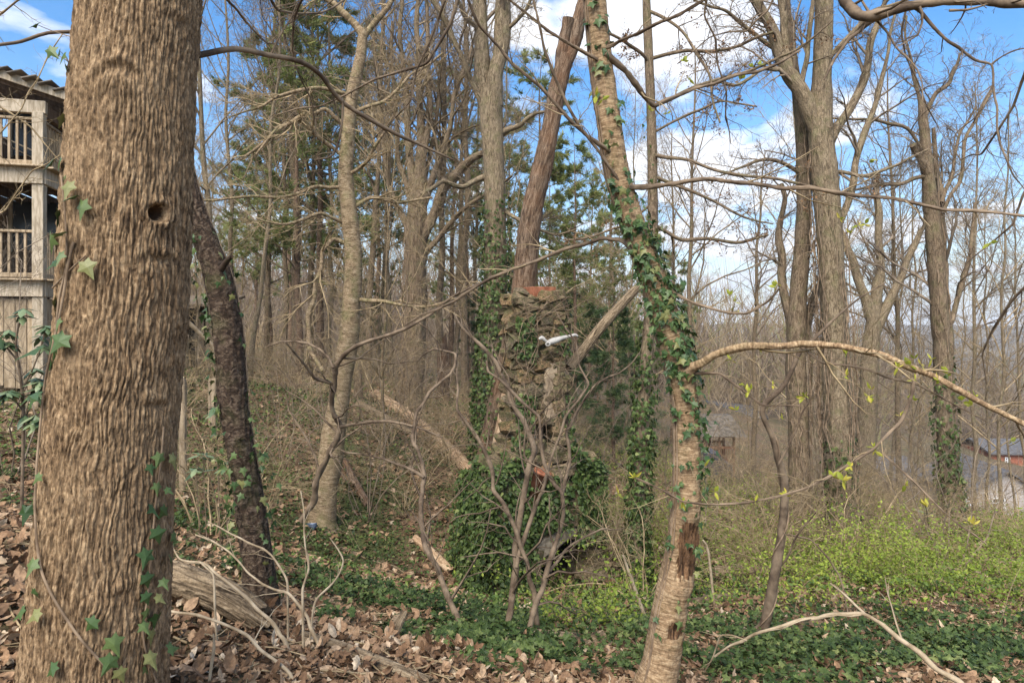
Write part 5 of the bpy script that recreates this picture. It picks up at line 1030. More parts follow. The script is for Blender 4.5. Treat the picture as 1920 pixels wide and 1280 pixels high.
# stepped outline: (height, x left, x right, depth front, depth back) in the chimney's own frame, front at -y
def prof(h):
    hs = [0, 1.85, 2.05, 2.45, 3.0, 4.6, 5.05]
    xl = np.interp(h, hs, [-1.0, -.98, -.92, -.50, -.41, -.38, -.36]); xr = np.interp(h, hs, [1.0, .98, .92, .50, .41, .38, .36])
    yf = np.interp(h, hs, [-.62, -.60, -.58, -.42, -.36, -.33, -.31]); yb = np.interp(h, hs, [.62, .6, .58, .42, .36, .33, .31]); return xl, xr, yf, yb
hearth = lambda x_, h: abs(x_ - .30) < .55 and h < .98 - .3 * abs(x_ - .3)
hole = lambda x_, h: abs(x_ - .12) < .15 and 2.42 < h < 2.85
h = 0.0; count = 0
while h < 5.0:
    ch_ = rng.uniform(.15, .31) if h < 4.6 else rng.uniform(.10, .17); xl, xr, yf, yb = prof(h + ch_ / 2)
    for face in range(4):
        if face == 2: continue                        # the far side cannot be seen
        if face == 0: a0, a1 = xl, xr
        else: a0, a1 = yf, yb
        s_ = a0 + rng.uniform(-.1, .0)
        while s_ < a1 - .05:
            w = rng.uniform(.18, .56); c_ = min(s_ + w / 2, a1 - .05)
            low = h < 1.85
            if face == 0:
                if not (hearth(c_, h + ch_ / 2) or hole(c_, h + ch_ / 2)): stone_at((c_, yf + .09 - rng.uniform(-.03, .07), h + ch_ / 2 + rng.normal() * .04), (w * 1.08, .30, ch_ * rng.uniform(.8, 1.5))); count += 1
            else:
                if not (low and rng.random() < .35): stone_at(((xl + .09 - rng.uniform(0, .05)) if face == 3 else xr - .09, c_, h + ch_ / 2 + rng.normal() * .04), (w * 1.08, .30, ch_ * rng.uniform(.8, 1.5)), R(90)); count += 1
            s_ += w
    h += ch_ * .98
# rubble cap and lumps on the shoulders
for q_ in range(16): stone_at((rng.uniform(-.38, .38), rng.uniform(-.3, .3), 5.0 + rng.uniform(0, .1)), (rng.uniform(.15, .35), rng.uniform(.15, .3), rng.uniform(.08, .15)))
# mortar core with a recess behind the opening
g = Geo()
for (h0, h1, x0, x1, y0, y1) in ((0, 1.0, -.88, -.30, -.45, .5), (0, 1.0, .80, .88, -.45, .5), (0, 1.0, -.30, .80, .3, .5), (1.0, 1.9, -.88, .88, -.46, .5), (1.9, 2.42, -.44, .44, -.33, .33), (2.42, 2.85, -.38, -.05, -.26, .28), (2.42, 2.85, .28, .38, -.26, .28), (2.42, 2.85, -.05, .28, .1, .28), (2.85, 4.95, -.32, .32, -.24, .24)):
    box_g(g, cw(((x0 + x1) / 2, (y0 + y1) / 2, (h0 + h1) / 2)), (x1 - x0, y1 - y0, h1 - h0), cRot, .03)
gobj('core', g, M['mortar'], chim, smooth=False)
g = Geo(); box_g(g, cw((.25, .22, .49)), (1.06, .1, .98), cRot, .01); gobj('black_back', g, M['near_black'], chim, smooth=False, label='black back of the hearth')  # near-black panel across the back of the hearth
# rendered slab over the hearth, at a slant, and the leftover render on the breast
g = Geo(); V, Fm = bevel_box(1.25, .16, .30, .03); ra = R(28); rz_ = np.array([[math.cos(ra), 0, math.sin(ra)], [0, 1, 0], [-math.sin(ra), 0, math.cos(ra)]]).T
V = V @ rz_.T; V[:, 2] += .03 * noise(V * 4, 3); g.add(V @ cRot.T + cw((.30, -.60, 1.12)), Fm); gobj('lintel', g, M['mortar'], chim, smooth=False, label='slanting grey stone lintel over the hearth')
m_r = plain('render_patch', (.24, .175, .115), (.38, .29, .19), 7, 1.0, bd=.03)
ys_, xs_ = np.meshgrid(np.linspace(0, 1, 16), np.linspace(0, 1, 10)); lx = -.02 + xs_ * .42 + .05 * np.sin(ys_ * 9); lz = 2.9 + ys_ * 1.05
edge = np.minimum(np.minimum(xs_, 1 - xs_) * 5, np.minimum(ys_, 1 - ys_) * 5).clip(0, 1); p3 = np.stack([lx, lz, np.zeros_like(lx)], -1)
ly = -.38 - .05 * edge ** .5 - .02 * fbm(p3 * 6, 2, 4); lx = lx + .03 * noise(p3 * 7, 8); Vp = np.stack([lx, ly, lz], -1).reshape(-1, 3) @ cRot.T + cw((0, 0, 0))
i = np.arange(9)[:, None] * 16; j = np.arange(15)[None]
back = Vp + (cRot @ np.array([0, .14, 0])); Fq = np.stack([i + j, i + 16 + j, i + 17 + j, i + 1 + j], -1).reshape(-1, 4)
g = Geo().add(Vp, Fq); gobj('render_patch', g, m_r, chim, label='smoother tan patch of mortar on the chimney front')
# clay flue pipe, and the clay flue end on top
M['clay'] = plain('clay', (.17, .06, .03), (.30, .12, .065), 9, .8, bd=.004)
def pipe(name, label, c, ax, r, L, wall, cat, k=28):
    ax = nrm(np.asarray(ax, float)); e1 = nrm(np.cross(ax, [0.3, .2, 1.])); e2 = np.cross(ax, e1); a_ = np.arange(k) * 2 * np.pi / k
    o = np.cos(a_)[:, None] * e1 + np.sin(a_)[:, None] * e2; c = np.asarray(c)
    rings = [c - ax * L / 2 + o * r, c + ax * L * .42 + o * r, c + ax * L * .42 + o * r * 1.12, c + ax * L / 2 + o * r * 1.12, c + ax * L / 2 + o * (r - wall), c - ax * L / 2 + o * (r - wall)]
    i = np.arange(6)[:, None] * k; j = np.arange(k)[None]; nx_ = ((np.arange(6) + 1) % 6)[:, None] * k
    Fq = np.stack([i + j, i + (j + 1) % k, nx_ + (j + 1) % k, nx_ + j], -1).reshape(-1, 4)
    g = Geo().add(np.vstack(rings), Fq); return setp(gobj(name, g, M['clay'], smooth=True), label, cat)
pipe('clay_pipe', 'orange clay flue pipe lying tilted on the chimney ledge above the hearth', cw((-.28, -.70, 1.93)), (.35, -.12, .93), .135, .62, .025, 'pipe')
fl = thing('clay_flue', 'rust-orange square clay flue stub on top of the chimney', 'flue', cw((.12, 0, 5.06)))
for sx, sy, w_, d_ in ((0, -.19, .44, .04), (0, .19, .44, .04), (-.20, 0, .04, .33), (.20, 0, .04, .33)):
    g = Geo(); box_g(g, cw((.12 + sx, sy, 5.15)), (w_, d_, .24), cRot, .008); gobj('clay_wall', g, M['clay'], fl, smooth=False)
# bleached piece across the front near the top
M['bone'] = plain('bone', (.26, .245, .22), (.42, .40, .37), 12, .8, bd=.004)
bn = thing('bleached_bone', 'white bone-like tapering piece lying across the chimney front near its top', 'bone', cw((0, -.62, 4.3)))
g = Geo(); bz = lambda px, py: P(px, py, 11.42)
stem(g, [[*bz(1024, 644), .02], [*bz(1032, 641), .052], [*bz(1044, 637), .05], [*bz(1056, 633), .036], [*bz(1070, 630), .026], [*bz(1078, 628), .03], [*bz(1084, 630), .012]], 14, .02, .14, seed=4); gobj('shaft', g, M['bone'], bn)
g = Geo(); stem(g, [[*bz(1011, 636), .022], [*bz(1016, 633), .034], [*bz(1021, 637), .028], [*bz(1026, 641), .022]], 10, .02, .15, seed=6); gobj('knob', g, M['bone'], bn)
g = Geo(); a_ = np.linspace(0, 2 * np.pi, 17); c_ = bz(1027, 645) + np.array([0, -.045, 0]); stem(g, np.c_[c_[0] + .034 * np.cos(a_), np.full(17, c_[1]), c_[2] + .026 * np.sin(a_), np.full(17, .011)], 8, .02, cap=False); gobj('socket', g, M['bone'], bn)
# ivy over its base and flanks
def chim_ivy(n, f_, name, label):
    l, nn = f_(n); pos = l @ cRot.T + np.array([*ch0, chz]); nn = nn @ cRot.T
    g = Geo(); scatter(g, IVY_S, pos, leaf_frames(nn, .5), rng.uniform(.06, .105, n), rng.normal(0, .2, n), np.clip(rng.normal(.45, .24, n), 0, 1)); gobj(name, g, M['ivy'], chim, smooth=False, kind='stuff', label=label)
def left_flank(n):
    h = rng.beta(1.1, 1, n) * 2.05; xl = prof(h)[0]; return np.c_[xl - rng.uniform(.0, .4, n) * np.clip(1.3 - h / 2.2, .2, 1), rng.uniform(-.85, .75, n), h], np.tile([-1, -.2, .15], (n, 1))
def front_low(n):
    h = rng.uniform(.05, 2.1, n); x_ = -1.04 + 1.2 * rng.beta(.9, 1.25, n) + .25 * h * rng.random(n); k = ~((np.abs(x_ - .30) < .66) & (h < 1.2) & (x_ > -.3)); l = np.c_[x_, prof(h)[2] - rng.uniform(.0, .2, n), h]; l = l[k]
    l = l[rng.integers(0, len(l), n)] + rng.normal(size=(n, 3)) * .03; return l, np.tile([0, -1, .15], (n, 1))
def shoulder(n):
    x_ = np.r_[rng.uniform(-1.0, -.42, n - n // 2), rng.uniform(.42, 1.04, n // 2)]; h = 2.62 - np.abs(x_) * .58 + rng.uniform(-.05, .2, n); return np.c_[x_, rng.uniform(-.8, .5, n), h], np.tile([0, -.5, .8], (n, 1))
def right_side(n):
    h = rng.uniform(.9, 2.3, n); x_ = .5 + .55 * rng.random(n); return np.c_[x_, prof(h)[2] - rng.uniform(.0, .18, n), h], np.tile([.2, -1, .2], (n, 1))
def shaft_iv(n):
    h = rng.uniform(2.2, 4.8, n); lft = rng.random(n) < .75; x_ = np.where(lft, prof(h)[0] + rng.uniform(-.1, .2, n), prof(h)[1] - rng.uniform(-.12, .1, n)); k = np.where(noise(np.c_[x_ * 2, h * 1.6, np.zeros(n)], 9) > -.1, 1, 0)[:, None]
    l = np.c_[x_, prof(h)[2] - rng.uniform(.02, .12, n), h]; l = l[k[:, 0] > 0]; l = l[rng.integers(0, len(l), n)] + rng.normal(size=(n, 3)) * .02; return l, np.tile([-.2, -1, .1], (n, 1))
chim_ivy(4200, left_flank, 'ivy', 'thick dark ivy over the left flank'); chim_ivy(3800, front_low, 'ivy', 'ivy across the base front'); chim_ivy(2200, shoulder, 'ivy', 'ivy on the sloping shoulders'); chim_ivy(1500, right_side, 'ivy', 'ivy on the right of the base'); chim_ivy(1300, shaft_iv, 'ivy', 'sparse ivy up the shaft')
# dry creepers over the shaft
g = Geo(); n_ = 12; x0 = rng.uniform(-.48, .48, n_); Pt = np.empty((n_, 9, 3))
for s_ in range(9): Pt[:, s_] = np.c_[x0 + rng.normal(size=n_) * .06 + .05 * s_ * rng.normal(size=n_), np.full(n_, -.46) - .06 * rng.random(n_), 2.2 + s_ * .36 + rng.normal(size=n_) * .06]
tubes(g, Pt @ cRot.T + np.array([*ch0, chz]), np.full((n_, 9), .005), 4); gobj('creepers', g, M['vine'], chim, kind='stuff')

# ------------------------------------------------------------------ logs, stumps, sticks
def log(name, label, pts, d0, d1, mat, cat='log', k=24, amp=.08, ridges=12, ra=.012, jag=.06, sink=.1, seed=1, extra=(), ground_it=True):
    r_ = branch(pts, d0, d1)
    if ground_it:
        za, zb = [g1(q_[0], q_[1]) + q_[3] * (1 - sink) for q_ in (r_[0], r_[-1])]; lift = max(0, max(g1(q_[0], q_[1]) + q_[3] * (.4 - sink) - (za + (zb - za) * k2 / (len(r_) - 1)) for k2, q_ in enumerate(r_)))
        for k2, q_ in enumerate(r_): q_[2] = za + (zb - za) * k2 / (len(r_) - 1) + lift * .6
    root = thing(name, label, cat, r_[0][:3]); g = Geo(); stem(g, r_, k, .05 if d0 < 7 else .12, amp, ridges, seed, True, jag, ra); gobj('shaft', g, mat, root, uv=True)
    for e_ in extra:
        g = Geo(); stem(g, branch(e_[2:], e_[0], e_[1]), 12, .08, .12, 5, seed + 3, True, .03, ra); gobj('branch_stub', g, mat, root, uv=True)
    return root
log('fallen_log', 'thick furrowed log lying in dead leaves right beside the big trunk', [(180, 1180, 66), (330, 1182, 68), (430, 1192, 66), (490, 1205, 56)], 4.35, 4.3, M['log_bark'], k=80, ridges=16, ra=.02, sink=-.1)
log('fallen_log', 'half-buried weathered log running to the bottom edge through dead leaves', [(555, 1218, 30), (640, 1240, 34), (720, 1262, 32), (800, 1290, 28)], 4.3, 3.9, M['log_bark'], k=40, ridges=10, ra=.01, sink=.3, seed=2)
log('fallen_log', 'long pale barkless log lying on the green slope behind the chimney', [(703, 742, 20), (763, 781, 23), (823, 820, 25), (884, 860, 28)], 21, 15.5, M['log_bare'], k=26, ra=.02, seed=3, extra=[(18.2, 17.6, (806, 808, 24), (795, 826, 20), (785, 838, 18))])
log('fallen_log', 'shorter brown log lying left of the long pale log', [(672, 786, 15), (705, 800, 16), (740, 814, 16), (775, 828, 14)], 18.6, 17.0, M['log_bark'], k=20, ra=.015, seed=4)
log('fallen_log', 'thin red-brown rotten log on ivy slope beside the mottled tree', [(645, 850, 13), (665, 870, 16), (690, 892, 16)], 14.5, 13.2, M['bark_snag'], k=16, seed=5)
log('fallen_log', 'short tan log at the ivied left edge of the chimney base', [(778, 942, 15), (810, 960, 18), (845, 972, 18)], 12.6, 11.8, M['log_bare'], k=18, seed=6)
log('fallen_log', 'rotten log with split end lying at the foot of the bare shrub', [(880, 1258, 22), (950, 1232, 26), (1010, 1218, 30), (1078, 1210, 30)], 6.0, 6.2, M['log_bark'], k=34, amp=.2, ra=.014, seed=7, extra=[(6.3, 6.4, (1090, 1214, 26), (1110, 1203, 28), (1128, 1192, 26))])
log('fallen_log', 'low mossy log crossing the slope under the stout vine-wrapped tree', [(1340, 1075, 22), (1480, 1085, 24), (1640, 1088, 26), (1800, 1080, 24)], 11.2, 10.6, M['log_bark'], k=24, amp=.15, ra=.02, seed=8)
log('fallen_log', 'grey log half hidden in green growth at the right edge', [(1840, 1072, 20), (1900, 1058, 26), (1990, 1040, 28)], 12.5, 12.5, M['log_bark'], k=20, seed=9)
log('fallen_log', 'dark rotting log end lying just right of the bending tree', [(1300, 1062, 22), (1330, 1066, 26), (1362, 1064, 22)], 9.3, 9.6, M['bark_brown'], k=20, amp=.2, seed=10)
for lab, pts, d in (('broken upright stub leaning in the ivy below the pale twigs', [(712, 1245, 34), (728, 1205, 27), (742, 1175, 24), (752, 1158, 16)], 5.0), ('broken grey stub standing beside the crooked stem', [(882, 1250, 26), (866, 1215, 26), (852, 1182, 22)], 6.1)):
    log('broken_stump', lab, pts, d, d + .1, M['log_bark'], 'stump', 26, .12, 8, .008, .05, seed=12, ground_it=False)
sticks = [('stick', 'grey stick lying in ivy left of the leaning stub', [(625, 1178, 9), (660, 1183, 10), (700, 1192, 9)], 5.6), ('stick', 'dark straight stick across the leaf litter below the mottled tree', [(622, 980, 7), (690, 983, 8), (760, 985, 6)], 11.4), ('stick', 'tan forked stick on the bare leafy patch', [(670, 965, 7), (700, 988, 8), (735, 1000, 6)], 10.9),
          ('stick', 'long thin stick across the lower edge of the leafy patch', [(655, 1012, 5), (740, 1020, 5), (800, 1012, 4)], 10.2), ('stick', 'slender brown stick leaning from the mottled tree foot', [(590, 990, 6), (640, 1030, 6), (670, 1058, 4)], 9.0), ('stick', 'pale stick standing in ivy right of the chimney', [(1215, 1160, 7), (1185, 1090, 7), (1168, 1040, 4)], 8.0), ('stick', 'white forked twig beside the dark rotting log end', [(1340, 1065, 5), (1328, 1035, 5), (1318, 1012, 3)], 9.0)]
for nm, lab, pts, d in sticks:
    r_ = branch(pts, d)
    fl_ = 'standing' not in lab and 'forked twig' not in lab
    for q_ in r_ if fl_ else r_[:1]: q_[2] = g1(q_[0], q_[1]) + (q_[3] * .8 if fl_ else 0)
    g = Geo(); stem(g, r_, 8, .06, .2, seed=3); setp(gobj(nm, g, M['log_bark'] if fl_ else M['wood_pale'], uv=True), lab, 'stick')
# stub trunk (reddish) far behind
dressed('broken_stump', 'rust-red broken stump standing among far trunks behind the long pale log', 'stump', [(831, 745, 26), (831, 700, 24), (830, 660, 22), (829, 635, 18)], [], M['bark_snag'], 23, sides=18, jag=.25, seed=33)
dressed('broken_stump', 'short rotten stump beside the mottled tree trunk', 'stump', [(672, 740, 18), (672, 710, 17), (671, 690, 15)], [], M['bark_brown'], 20, sides=14, jag=.2, seed=34)
# fence posts behind the dark tree
M['old_wood'] = plain('old_wood', (.16, .12, .08), (.32, .25, .17), 4, .9, (6, 6, .6), bd=.01, rand=.15)
for lab, px, y0, y1, d, w in (('weathered wooden post just left of the dark scaly tree', 400, 745, 712, 14, .16), ('dark narrow wooden post touching the thick trunk edge', 343, 790, 710, 11, .10)):
    a_, b_ = P(px, y0, d), P(px, y1, d); g = Geo(); V, Fm = bevel_box(w, w, b_[2] - g1(a_[0], d) + .3, .015); V[:, 2] *= 1; V[V[:, 2] > 0, 2] += .03 * rng.normal(size=(V[:, 2] > 0).sum()); g.add(V + np.array([a_[0], d, (b_[2] + g1(a_[0], d) - .3) / 2]), Fm); setp(gobj('fence_post', g, M['old_wood'], smooth=False), lab, 'post')
# half-hidden shed far back between trunk and dark tree
sh = thing('shed', 'dark old plank shed half hidden between the thick trunk and the dark tree', 'shed', (P(345, 640, 26)[0], 26, g1(P(345, 640, 26)[0], 26)))
b0 = np.array(sh.location); M['shed_wood'] = plain('shed_wood', (.07, .055, .042), (.17, .135, .10), 4, .95, (4, 4, .5), bd=.01, rand=.3)
for q_ in range(9):
    xx = b0[0] - .3 + q_ * .2 + rng.normal() * .01; hh = 2.6
    if q_ % 5 == 3: continue
    bar('plank', (xx, 26, b0[2] - .1), (xx, 26 + .02 * rng.normal(), b0[2] + hh - .1 * rng.random()), .17, .03, M['shed_wood'], sh, upv=(0, 1, 0))
g = Geo(); box_g(g, b0 + np.array([.5, .9, 1.2]), (1.5, 1.4, 2.4), b=.02); gobj('shade_fill', g, M['near_black'], sh, smooth=False, label='black block standing in for the shaded shed interior')  # solid block behind the planks, the shed's inner shade put into its colour
g = Geo(); box_g(g, b0 + np.array([.5, .7, 2.7]), (2.2, 2.4, .12), np.array([[1, 0, 0], [0, .98, -.17], [0, .17, .98]]), .02); gobj('roof', g, M['shed_wood'], sh, smooth=False)

# ------------------------------------------------------------------ timber deck house at the left edge
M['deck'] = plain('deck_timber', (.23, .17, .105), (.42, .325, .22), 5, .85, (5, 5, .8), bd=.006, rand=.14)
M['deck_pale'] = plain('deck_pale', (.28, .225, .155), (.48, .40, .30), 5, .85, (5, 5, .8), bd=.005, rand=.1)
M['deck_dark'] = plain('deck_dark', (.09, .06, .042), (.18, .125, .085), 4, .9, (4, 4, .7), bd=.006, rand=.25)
M['shingle'] = plain('shingle', (.10, .085, .07), (.20, .17, .14), 6, .95, bd=.01, rand=.25)
D0 = 13.0; cpt = P(74, 0, D0); cX, cYy = cpt[0], cpt[1]; gnd = g1(cX, cYy)
deck = thing('deck_house', 'two-storey weathered timber porch of a house beyond the thick trunk', 'house', (cX, cYy, gnd))
fd = np.array([-.966, -.26, 0]); sd = np.array([-.26, .966, 0]); c0 = np.array([cX, cYy, 0.])
zf = lambda y: CAMZ + (HOR - y) / F * D0
def dp(f_, s_, z): return c0 + fd * f_ + sd * s_ + np.array([0, 0, z])
z_up, z_lo, z_top = zf(318), zf(528), zf(212)
for f_ in (0, 2.6, 5.2):
    for s_ in (0, 2.6, 5.2):
        if s_ and f_: continue
        bar('post', dp(f_, s_, gnd - .2), dp(f_, s_, z_top), .19 if f_ + s_ == 0 else .16, .19 if f_ + s_ == 0 else .16, M['deck_pale'], deck, upv=(0.26, -.966, 0))
for zt, nm in ((z_up, 'u'), (z_lo, 'l')):
    bar('rim_beam', dp(-.10, -.10, zt - .14), dp(5.6, -.10, zt - .14), .06, .30, M['deck_pale'], deck); bar('rim_beam', dp(-.10, -.07, zt - .14), dp(-.10, 5.6, zt - .14), .06, .30, M['deck_pale'], deck)
    bar('edge_board', dp(-.16, -.17, zt + .03), dp(5.6, -.17, zt + .03), .18, .035, M['deck'], deck); bar('edge_board', dp(-.17, -.07, zt + .03), dp(-.17, 5.6, zt + .03), .18, .035, M['deck'], deck)
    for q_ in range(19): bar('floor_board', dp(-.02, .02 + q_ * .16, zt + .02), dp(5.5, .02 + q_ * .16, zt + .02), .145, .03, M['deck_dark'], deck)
    for q_ in range(10): bar('joist', dp(.3 + q_ * .55, 0, zt - .12), dp(.3 + q_ * .55, 4.5, zt - .12), .05, .2, M['deck_dark'], deck)
    for a_, b_ in ((dp(.10, 0, 0), dp(5.4, 0, 0)), (dp(0, .10, 0), dp(0, 5.4, 0))):
        for zz_, w_, h_ in ((.95, .10, .05), (.12, .05, .09)):
            bar('rail', a_ + np.array([0, 0, zt + zz_]), b_ + np.array([0, 0, zt + zz_]), w_, h_, M['deck'], deck)
        nb = 40
        for q_ in range(1, nb):
            p_ = a_ + (b_ - a_) * q_ / nb + np.array([0, 0, zt]); bar('baluster', p_ + np.array([0, 0, .15]), p_ + np.array([0, 0, .93]), .042, .042, M['deck'], deck, .004, upv=(.26, -.966, 0))
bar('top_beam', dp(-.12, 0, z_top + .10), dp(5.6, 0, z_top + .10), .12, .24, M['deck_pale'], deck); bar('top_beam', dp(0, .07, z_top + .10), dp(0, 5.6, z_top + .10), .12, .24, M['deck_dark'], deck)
# skirt of upright planks under the lower deck
for q_ in range(28):
    f_ = .1 + q_ * .19; bar('skirt_plank', dp(f_, -.02, g1(*dp(f_, 0, 0)[:2]) + .25), dp(f_, -.02, z_lo - .32), .178, .03, M['deck'], deck, upv=(.26, -.966, 0))
for q_ in range(26):
    s_ = .2 + q_ * .19; bar('skirt_plank', dp(-.02, s_, gnd + .2), dp(-.02, s_, z_lo - .32), .178, .03, M['deck'], deck, upv=(-.966, -.26, 0))
bar('ground_sill', dp(-.1, -.08, gnd + .14), dp(5.5, -.08, gnd + .3), .14, .16, M['deck_dark'], deck); bar('ground_sill', dp(-.1, -.30, gnd - .05), dp(5.5, -.30, gnd + .1), .12, .24, M['deck'], deck)
# wall of the house behind the porch: dark upright boards with a window
for q_ in range(24):
    f_ = .05 + q_ * .23
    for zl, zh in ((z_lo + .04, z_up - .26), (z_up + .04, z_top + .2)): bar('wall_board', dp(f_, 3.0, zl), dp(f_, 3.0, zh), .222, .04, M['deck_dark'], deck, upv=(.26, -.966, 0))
M['glass'] = plain('glass', (.03, .035, .04), (.05, .055, .06), 2, .12)
for zl in (z_lo + .9, z_up + .9):
    w_ = bar('window', dp(.5, 2.95, zl + .5), dp(1.6, 2.95, zl + .5), .06, 1.1, M['glass'], deck)
    for f_, g_ in ((.5, .5), (1.05, 1.05), (1.6, 1.6)): gobj('frame', (lambda gg: (box_g(gg, dp(f_, 2.90, zl + .5), (.07, .07, 1.2), np.stack([-fd, sd, [0, 0, 1]], -1)), gg)[1])(Geo()), M['deck_pale'], deck, smooth=False)
# roof falling to the right, of boards laid in steps on rafters
rz = lambda f_: z_top + .26 + (f_ + .9) * .30
for q_ in range(9): bar('rafter', dp(-.95, .05 + q_ * .55, rz(-.95) - .12), dp(5.4, .05 + q_ * .55, rz(5.4) - .12), .05, .15, M['deck_dark'], deck)
for q_ in range(26):
    f_ = -.9 + q_ * .24 + .03 * rng.random(); bar('roof_board', dp(f_, -.22 - .12 * rng.random(), rz(f_) + .03 + .012 * (q_ % 2)), dp(f_, 4.6, rz(f_) + .03 + .012 * (q_ % 2)), .26, .03, M['shingle'], deck, upv=(-.28, -.07, .95))
bar('fascia', dp(-.6, -.14, rz(-.6) - .06), dp(5.4, -.14, rz(5.4) - .06), .035, .16, M['deck_pale'], deck)
# steps / extra rail slats dumped on the upper porch
for q_, (f_, s_, a_) in enumerate(((.3, 1.2, .1), (.6, 1.6, .25))): bar('leaning_board', dp(f_, s_, z_up + .5), dp(f_ + 2.4, s_ + .2, z_up + 1.5 + a_), .14, .03, M['deck_pale'], deck)

# rhododendron in front of it
rh = thing('rhododendron', 'leggy rhododendron with drooping leathery leaves in front of the porch skirt', 'shrub', (P(42, 860, 6.2)[0], 6.2, g1(P(42, 860, 6.2)[0], 6.2)))
rr_ = [branch([(40, 862, 8), (44, 800, 8), (42, 740, 7), (36, 690, 6), (30, 640, 5), (40, 590, 4)], 6.2, 6.0), branch([(42, 730, 5), (62, 690, 4), (80, 640, 4), (85, 610, 3)], 6.15, 6.0), branch([(36, 680, 5), (12, 650, 4), (-10, 620, 3)], 6.1, 6.0), branch([(43, 760, 4), (60, 740, 3), (75, 715, 3)], 6.2, 6.1), branch([(42, 790, 4), (60, 780, 3), (70, 790, 3)], 6.2, 6.1), branch([(43, 770, 4), (20, 740, 3), (10, 735, 3)], 6.2, 6.0)]
rr_[0][0][2] = rh.location[2] - .05
for r_ in rr_:
    g = Geo(); stem(g, r_, 8, .04, .1); gobj('stem', g, M['twig_near'], rh)
PB = np.concatenate([as_batch(r_, 10)[0] for r_ in rr_]); RB = np.concatenate([as_batch(r_, 10)[1] for r_ in rr_]); Pn, Rn = grow(PB, RB, 4, t=(.45, 1), ang=(30, 70), ln=(.15, .3), up=.2, n=4, rmin=.003); g = Geo(); tubes(g, Pn, Rn, 5); gobj('twigs', g, M['twig_near'], rh)
rhV = []
for q_ in range(5):
    g = Geo(); W = LANCE[0].copy(); W[:, 0] *= 1.15; W[:, 2] = -.25 * W[:, 1] ** 2 - .5 * np.abs(W[:, 0]) * .6; g.add(W, LANCE[1], np.full(6, q_ / 4)); rhV.append(g.mesh('leaf', True)); rhV[-1].materials.append(M['rhodo'])
for c_ in np.concatenate([Pn[:, -1], PB[:, -1]]):
    k_ = 7; a_ = rng.random() * 6.28 + np.arange(k_) * 6.28 / k_; d_ = np.c_[np.cos(a_), np.sin(a_), rng.uniform(-.9, .1, k_)]; leaf_objects(rh, np.repeat(c_[None], k_, 0), frames(d_, np.tile([0, 0, 1.], (k_, 1))), rng.uniform(.10, .16, k_), rhV)
# low evergreen sprigs beside the dark tree and at the houses' edge
for lab, spots_, d in (('low evergreen sprigs growing at the foot of the dark scaly tree', [(380, 855), (368, 880), (420, 870), (405, 768)], 7.5), ('small dark evergreen shrub in front of the broken-topped tree', [(1690, 985), (1720, 1000), (1715, 1030), (1735, 960), (1680, 1010)], 13.5)):
    p0 = P(*spots_[0], d); rt = thing('evergreen_sprig', lab, 'shrub', (p0[0], p0[1], g1(p0[0], p0[1])))
    for sx, sy in spots_:
        c_ = P(sx, sy, d); zg = g1(c_[0], c_[1]); c_[2] = max(c_[2], zg + .1); g = Geo(); stem(g, [[c_[0] + .05, c_[1], zg - .03, .006], [*((c_ + np.array([c_[0] + .05, c_[1], zg])) / 2), .005], [*c_, .003]], 6, .08); gobj('stem', g, M['twig_near'], rt)
        k_ = 9; a_ = np.arange(k_) * 2.4; d_ = np.c_[np.cos(a_), np.sin(a_), rng.uniform(-.5, .5, k_)]; leaf_objects(rt, np.repeat(c_[None], k_, 0) + rng.normal(size=(k_, 3)) * .02, frames(d_, np.tile([0, 0, 1.], (k_, 1))), rng.uniform(.14, .2, k_) * (1.3 if d > 10 else .9), rhV)
# litter: a blue scrap by the mottled tree
g = Geo(); c_ = P(585, 972, 11.6); c_[2] = g1(c_[0], c_[1]) + .12; V = CUBE * np.array([.12, .05, .08]); V = V + rng.normal(0, .02, V.shape); g.add(V + c_, CF); setp(gobj('plastic_scrap', g, plain('blue_plastic', (.06, .09, .17), (.2, .26, .36), 9, .4), smooth=False), 'crumpled light blue plastic scrap at the foot of the mottled tree', 'scrap')

# ------------------------------------------------------------------ gazebo in the hollow
gd = 38.0; gx = P(1335, 0, gd)[0]; gg = g1(gx, gd); zg = lambda y: CAMZ + (HOR - y) / F * gd
gaz = thing('gazebo', 'brown wooden raised gazebo with grey roof, far down right of the bending tree', 'gazebo', (gx, gd, gg))
M['gaz'] = plain('gazebo_wood', (.17, .085, .05), (.30, .16, .095), 3, .85, rand=.1)
x0, x1 = P(1312, 0, gd)[0], P(1366, 0, gd)[0]; zr, zfl = zg(812), zg(858)
for xx in (x0, (x0 + x1) / 2, x1):
    for yy in (gd - .9, gd + .9): bar('post', (xx, yy, gg - .3), (xx, yy, zr), .12, .12, M['gaz'], gaz, upv=(0, 1, 0))
for yy in (gd - .95, gd + .95):
    for z_ in (zfl - .08, zfl + .75, zr): bar('rail', (x0 - .05, yy, z_), (x1 + .05, yy, z_), .06, .14, M['gaz'], gaz)
    for q_ in range(18): bar('baluster', (x0 + (x1 - x0) * (q_ + .5) / 18, yy, zfl), (x0 + (x1 - x0) * (q_ + .5) / 18, yy, zfl + .72), .035, .035, M['gaz'], gaz, upv=(0, 1, 0))
g = Geo(); box_g(g, ((x0 + x1) / 2, gd, zfl - .1), (x1 - x0 + .1, 1.9, .1)); gobj('floor', g, M['gaz'], gaz, smooth=False)
g = Geo(); xa, xb = x0 - .45, x1 + .55; zt = zr + 1.05; ym = gd
V = np.array([(xa, gd - 1.5, zr + .05), (xb, gd - 1.5, zr + .05), (xb, gd + 1.5, zr + .05), (xa, gd + 1.5, zr + .05), (xa + .5, gd - .3, zt), (xb - .5, gd - .3, zt), (xb - .5, gd + .3, zt), (xa + .5, gd + .3, zt)]); g.add(V, CF); gobj('roof', g, M['shingle'], gaz, smooth=False)

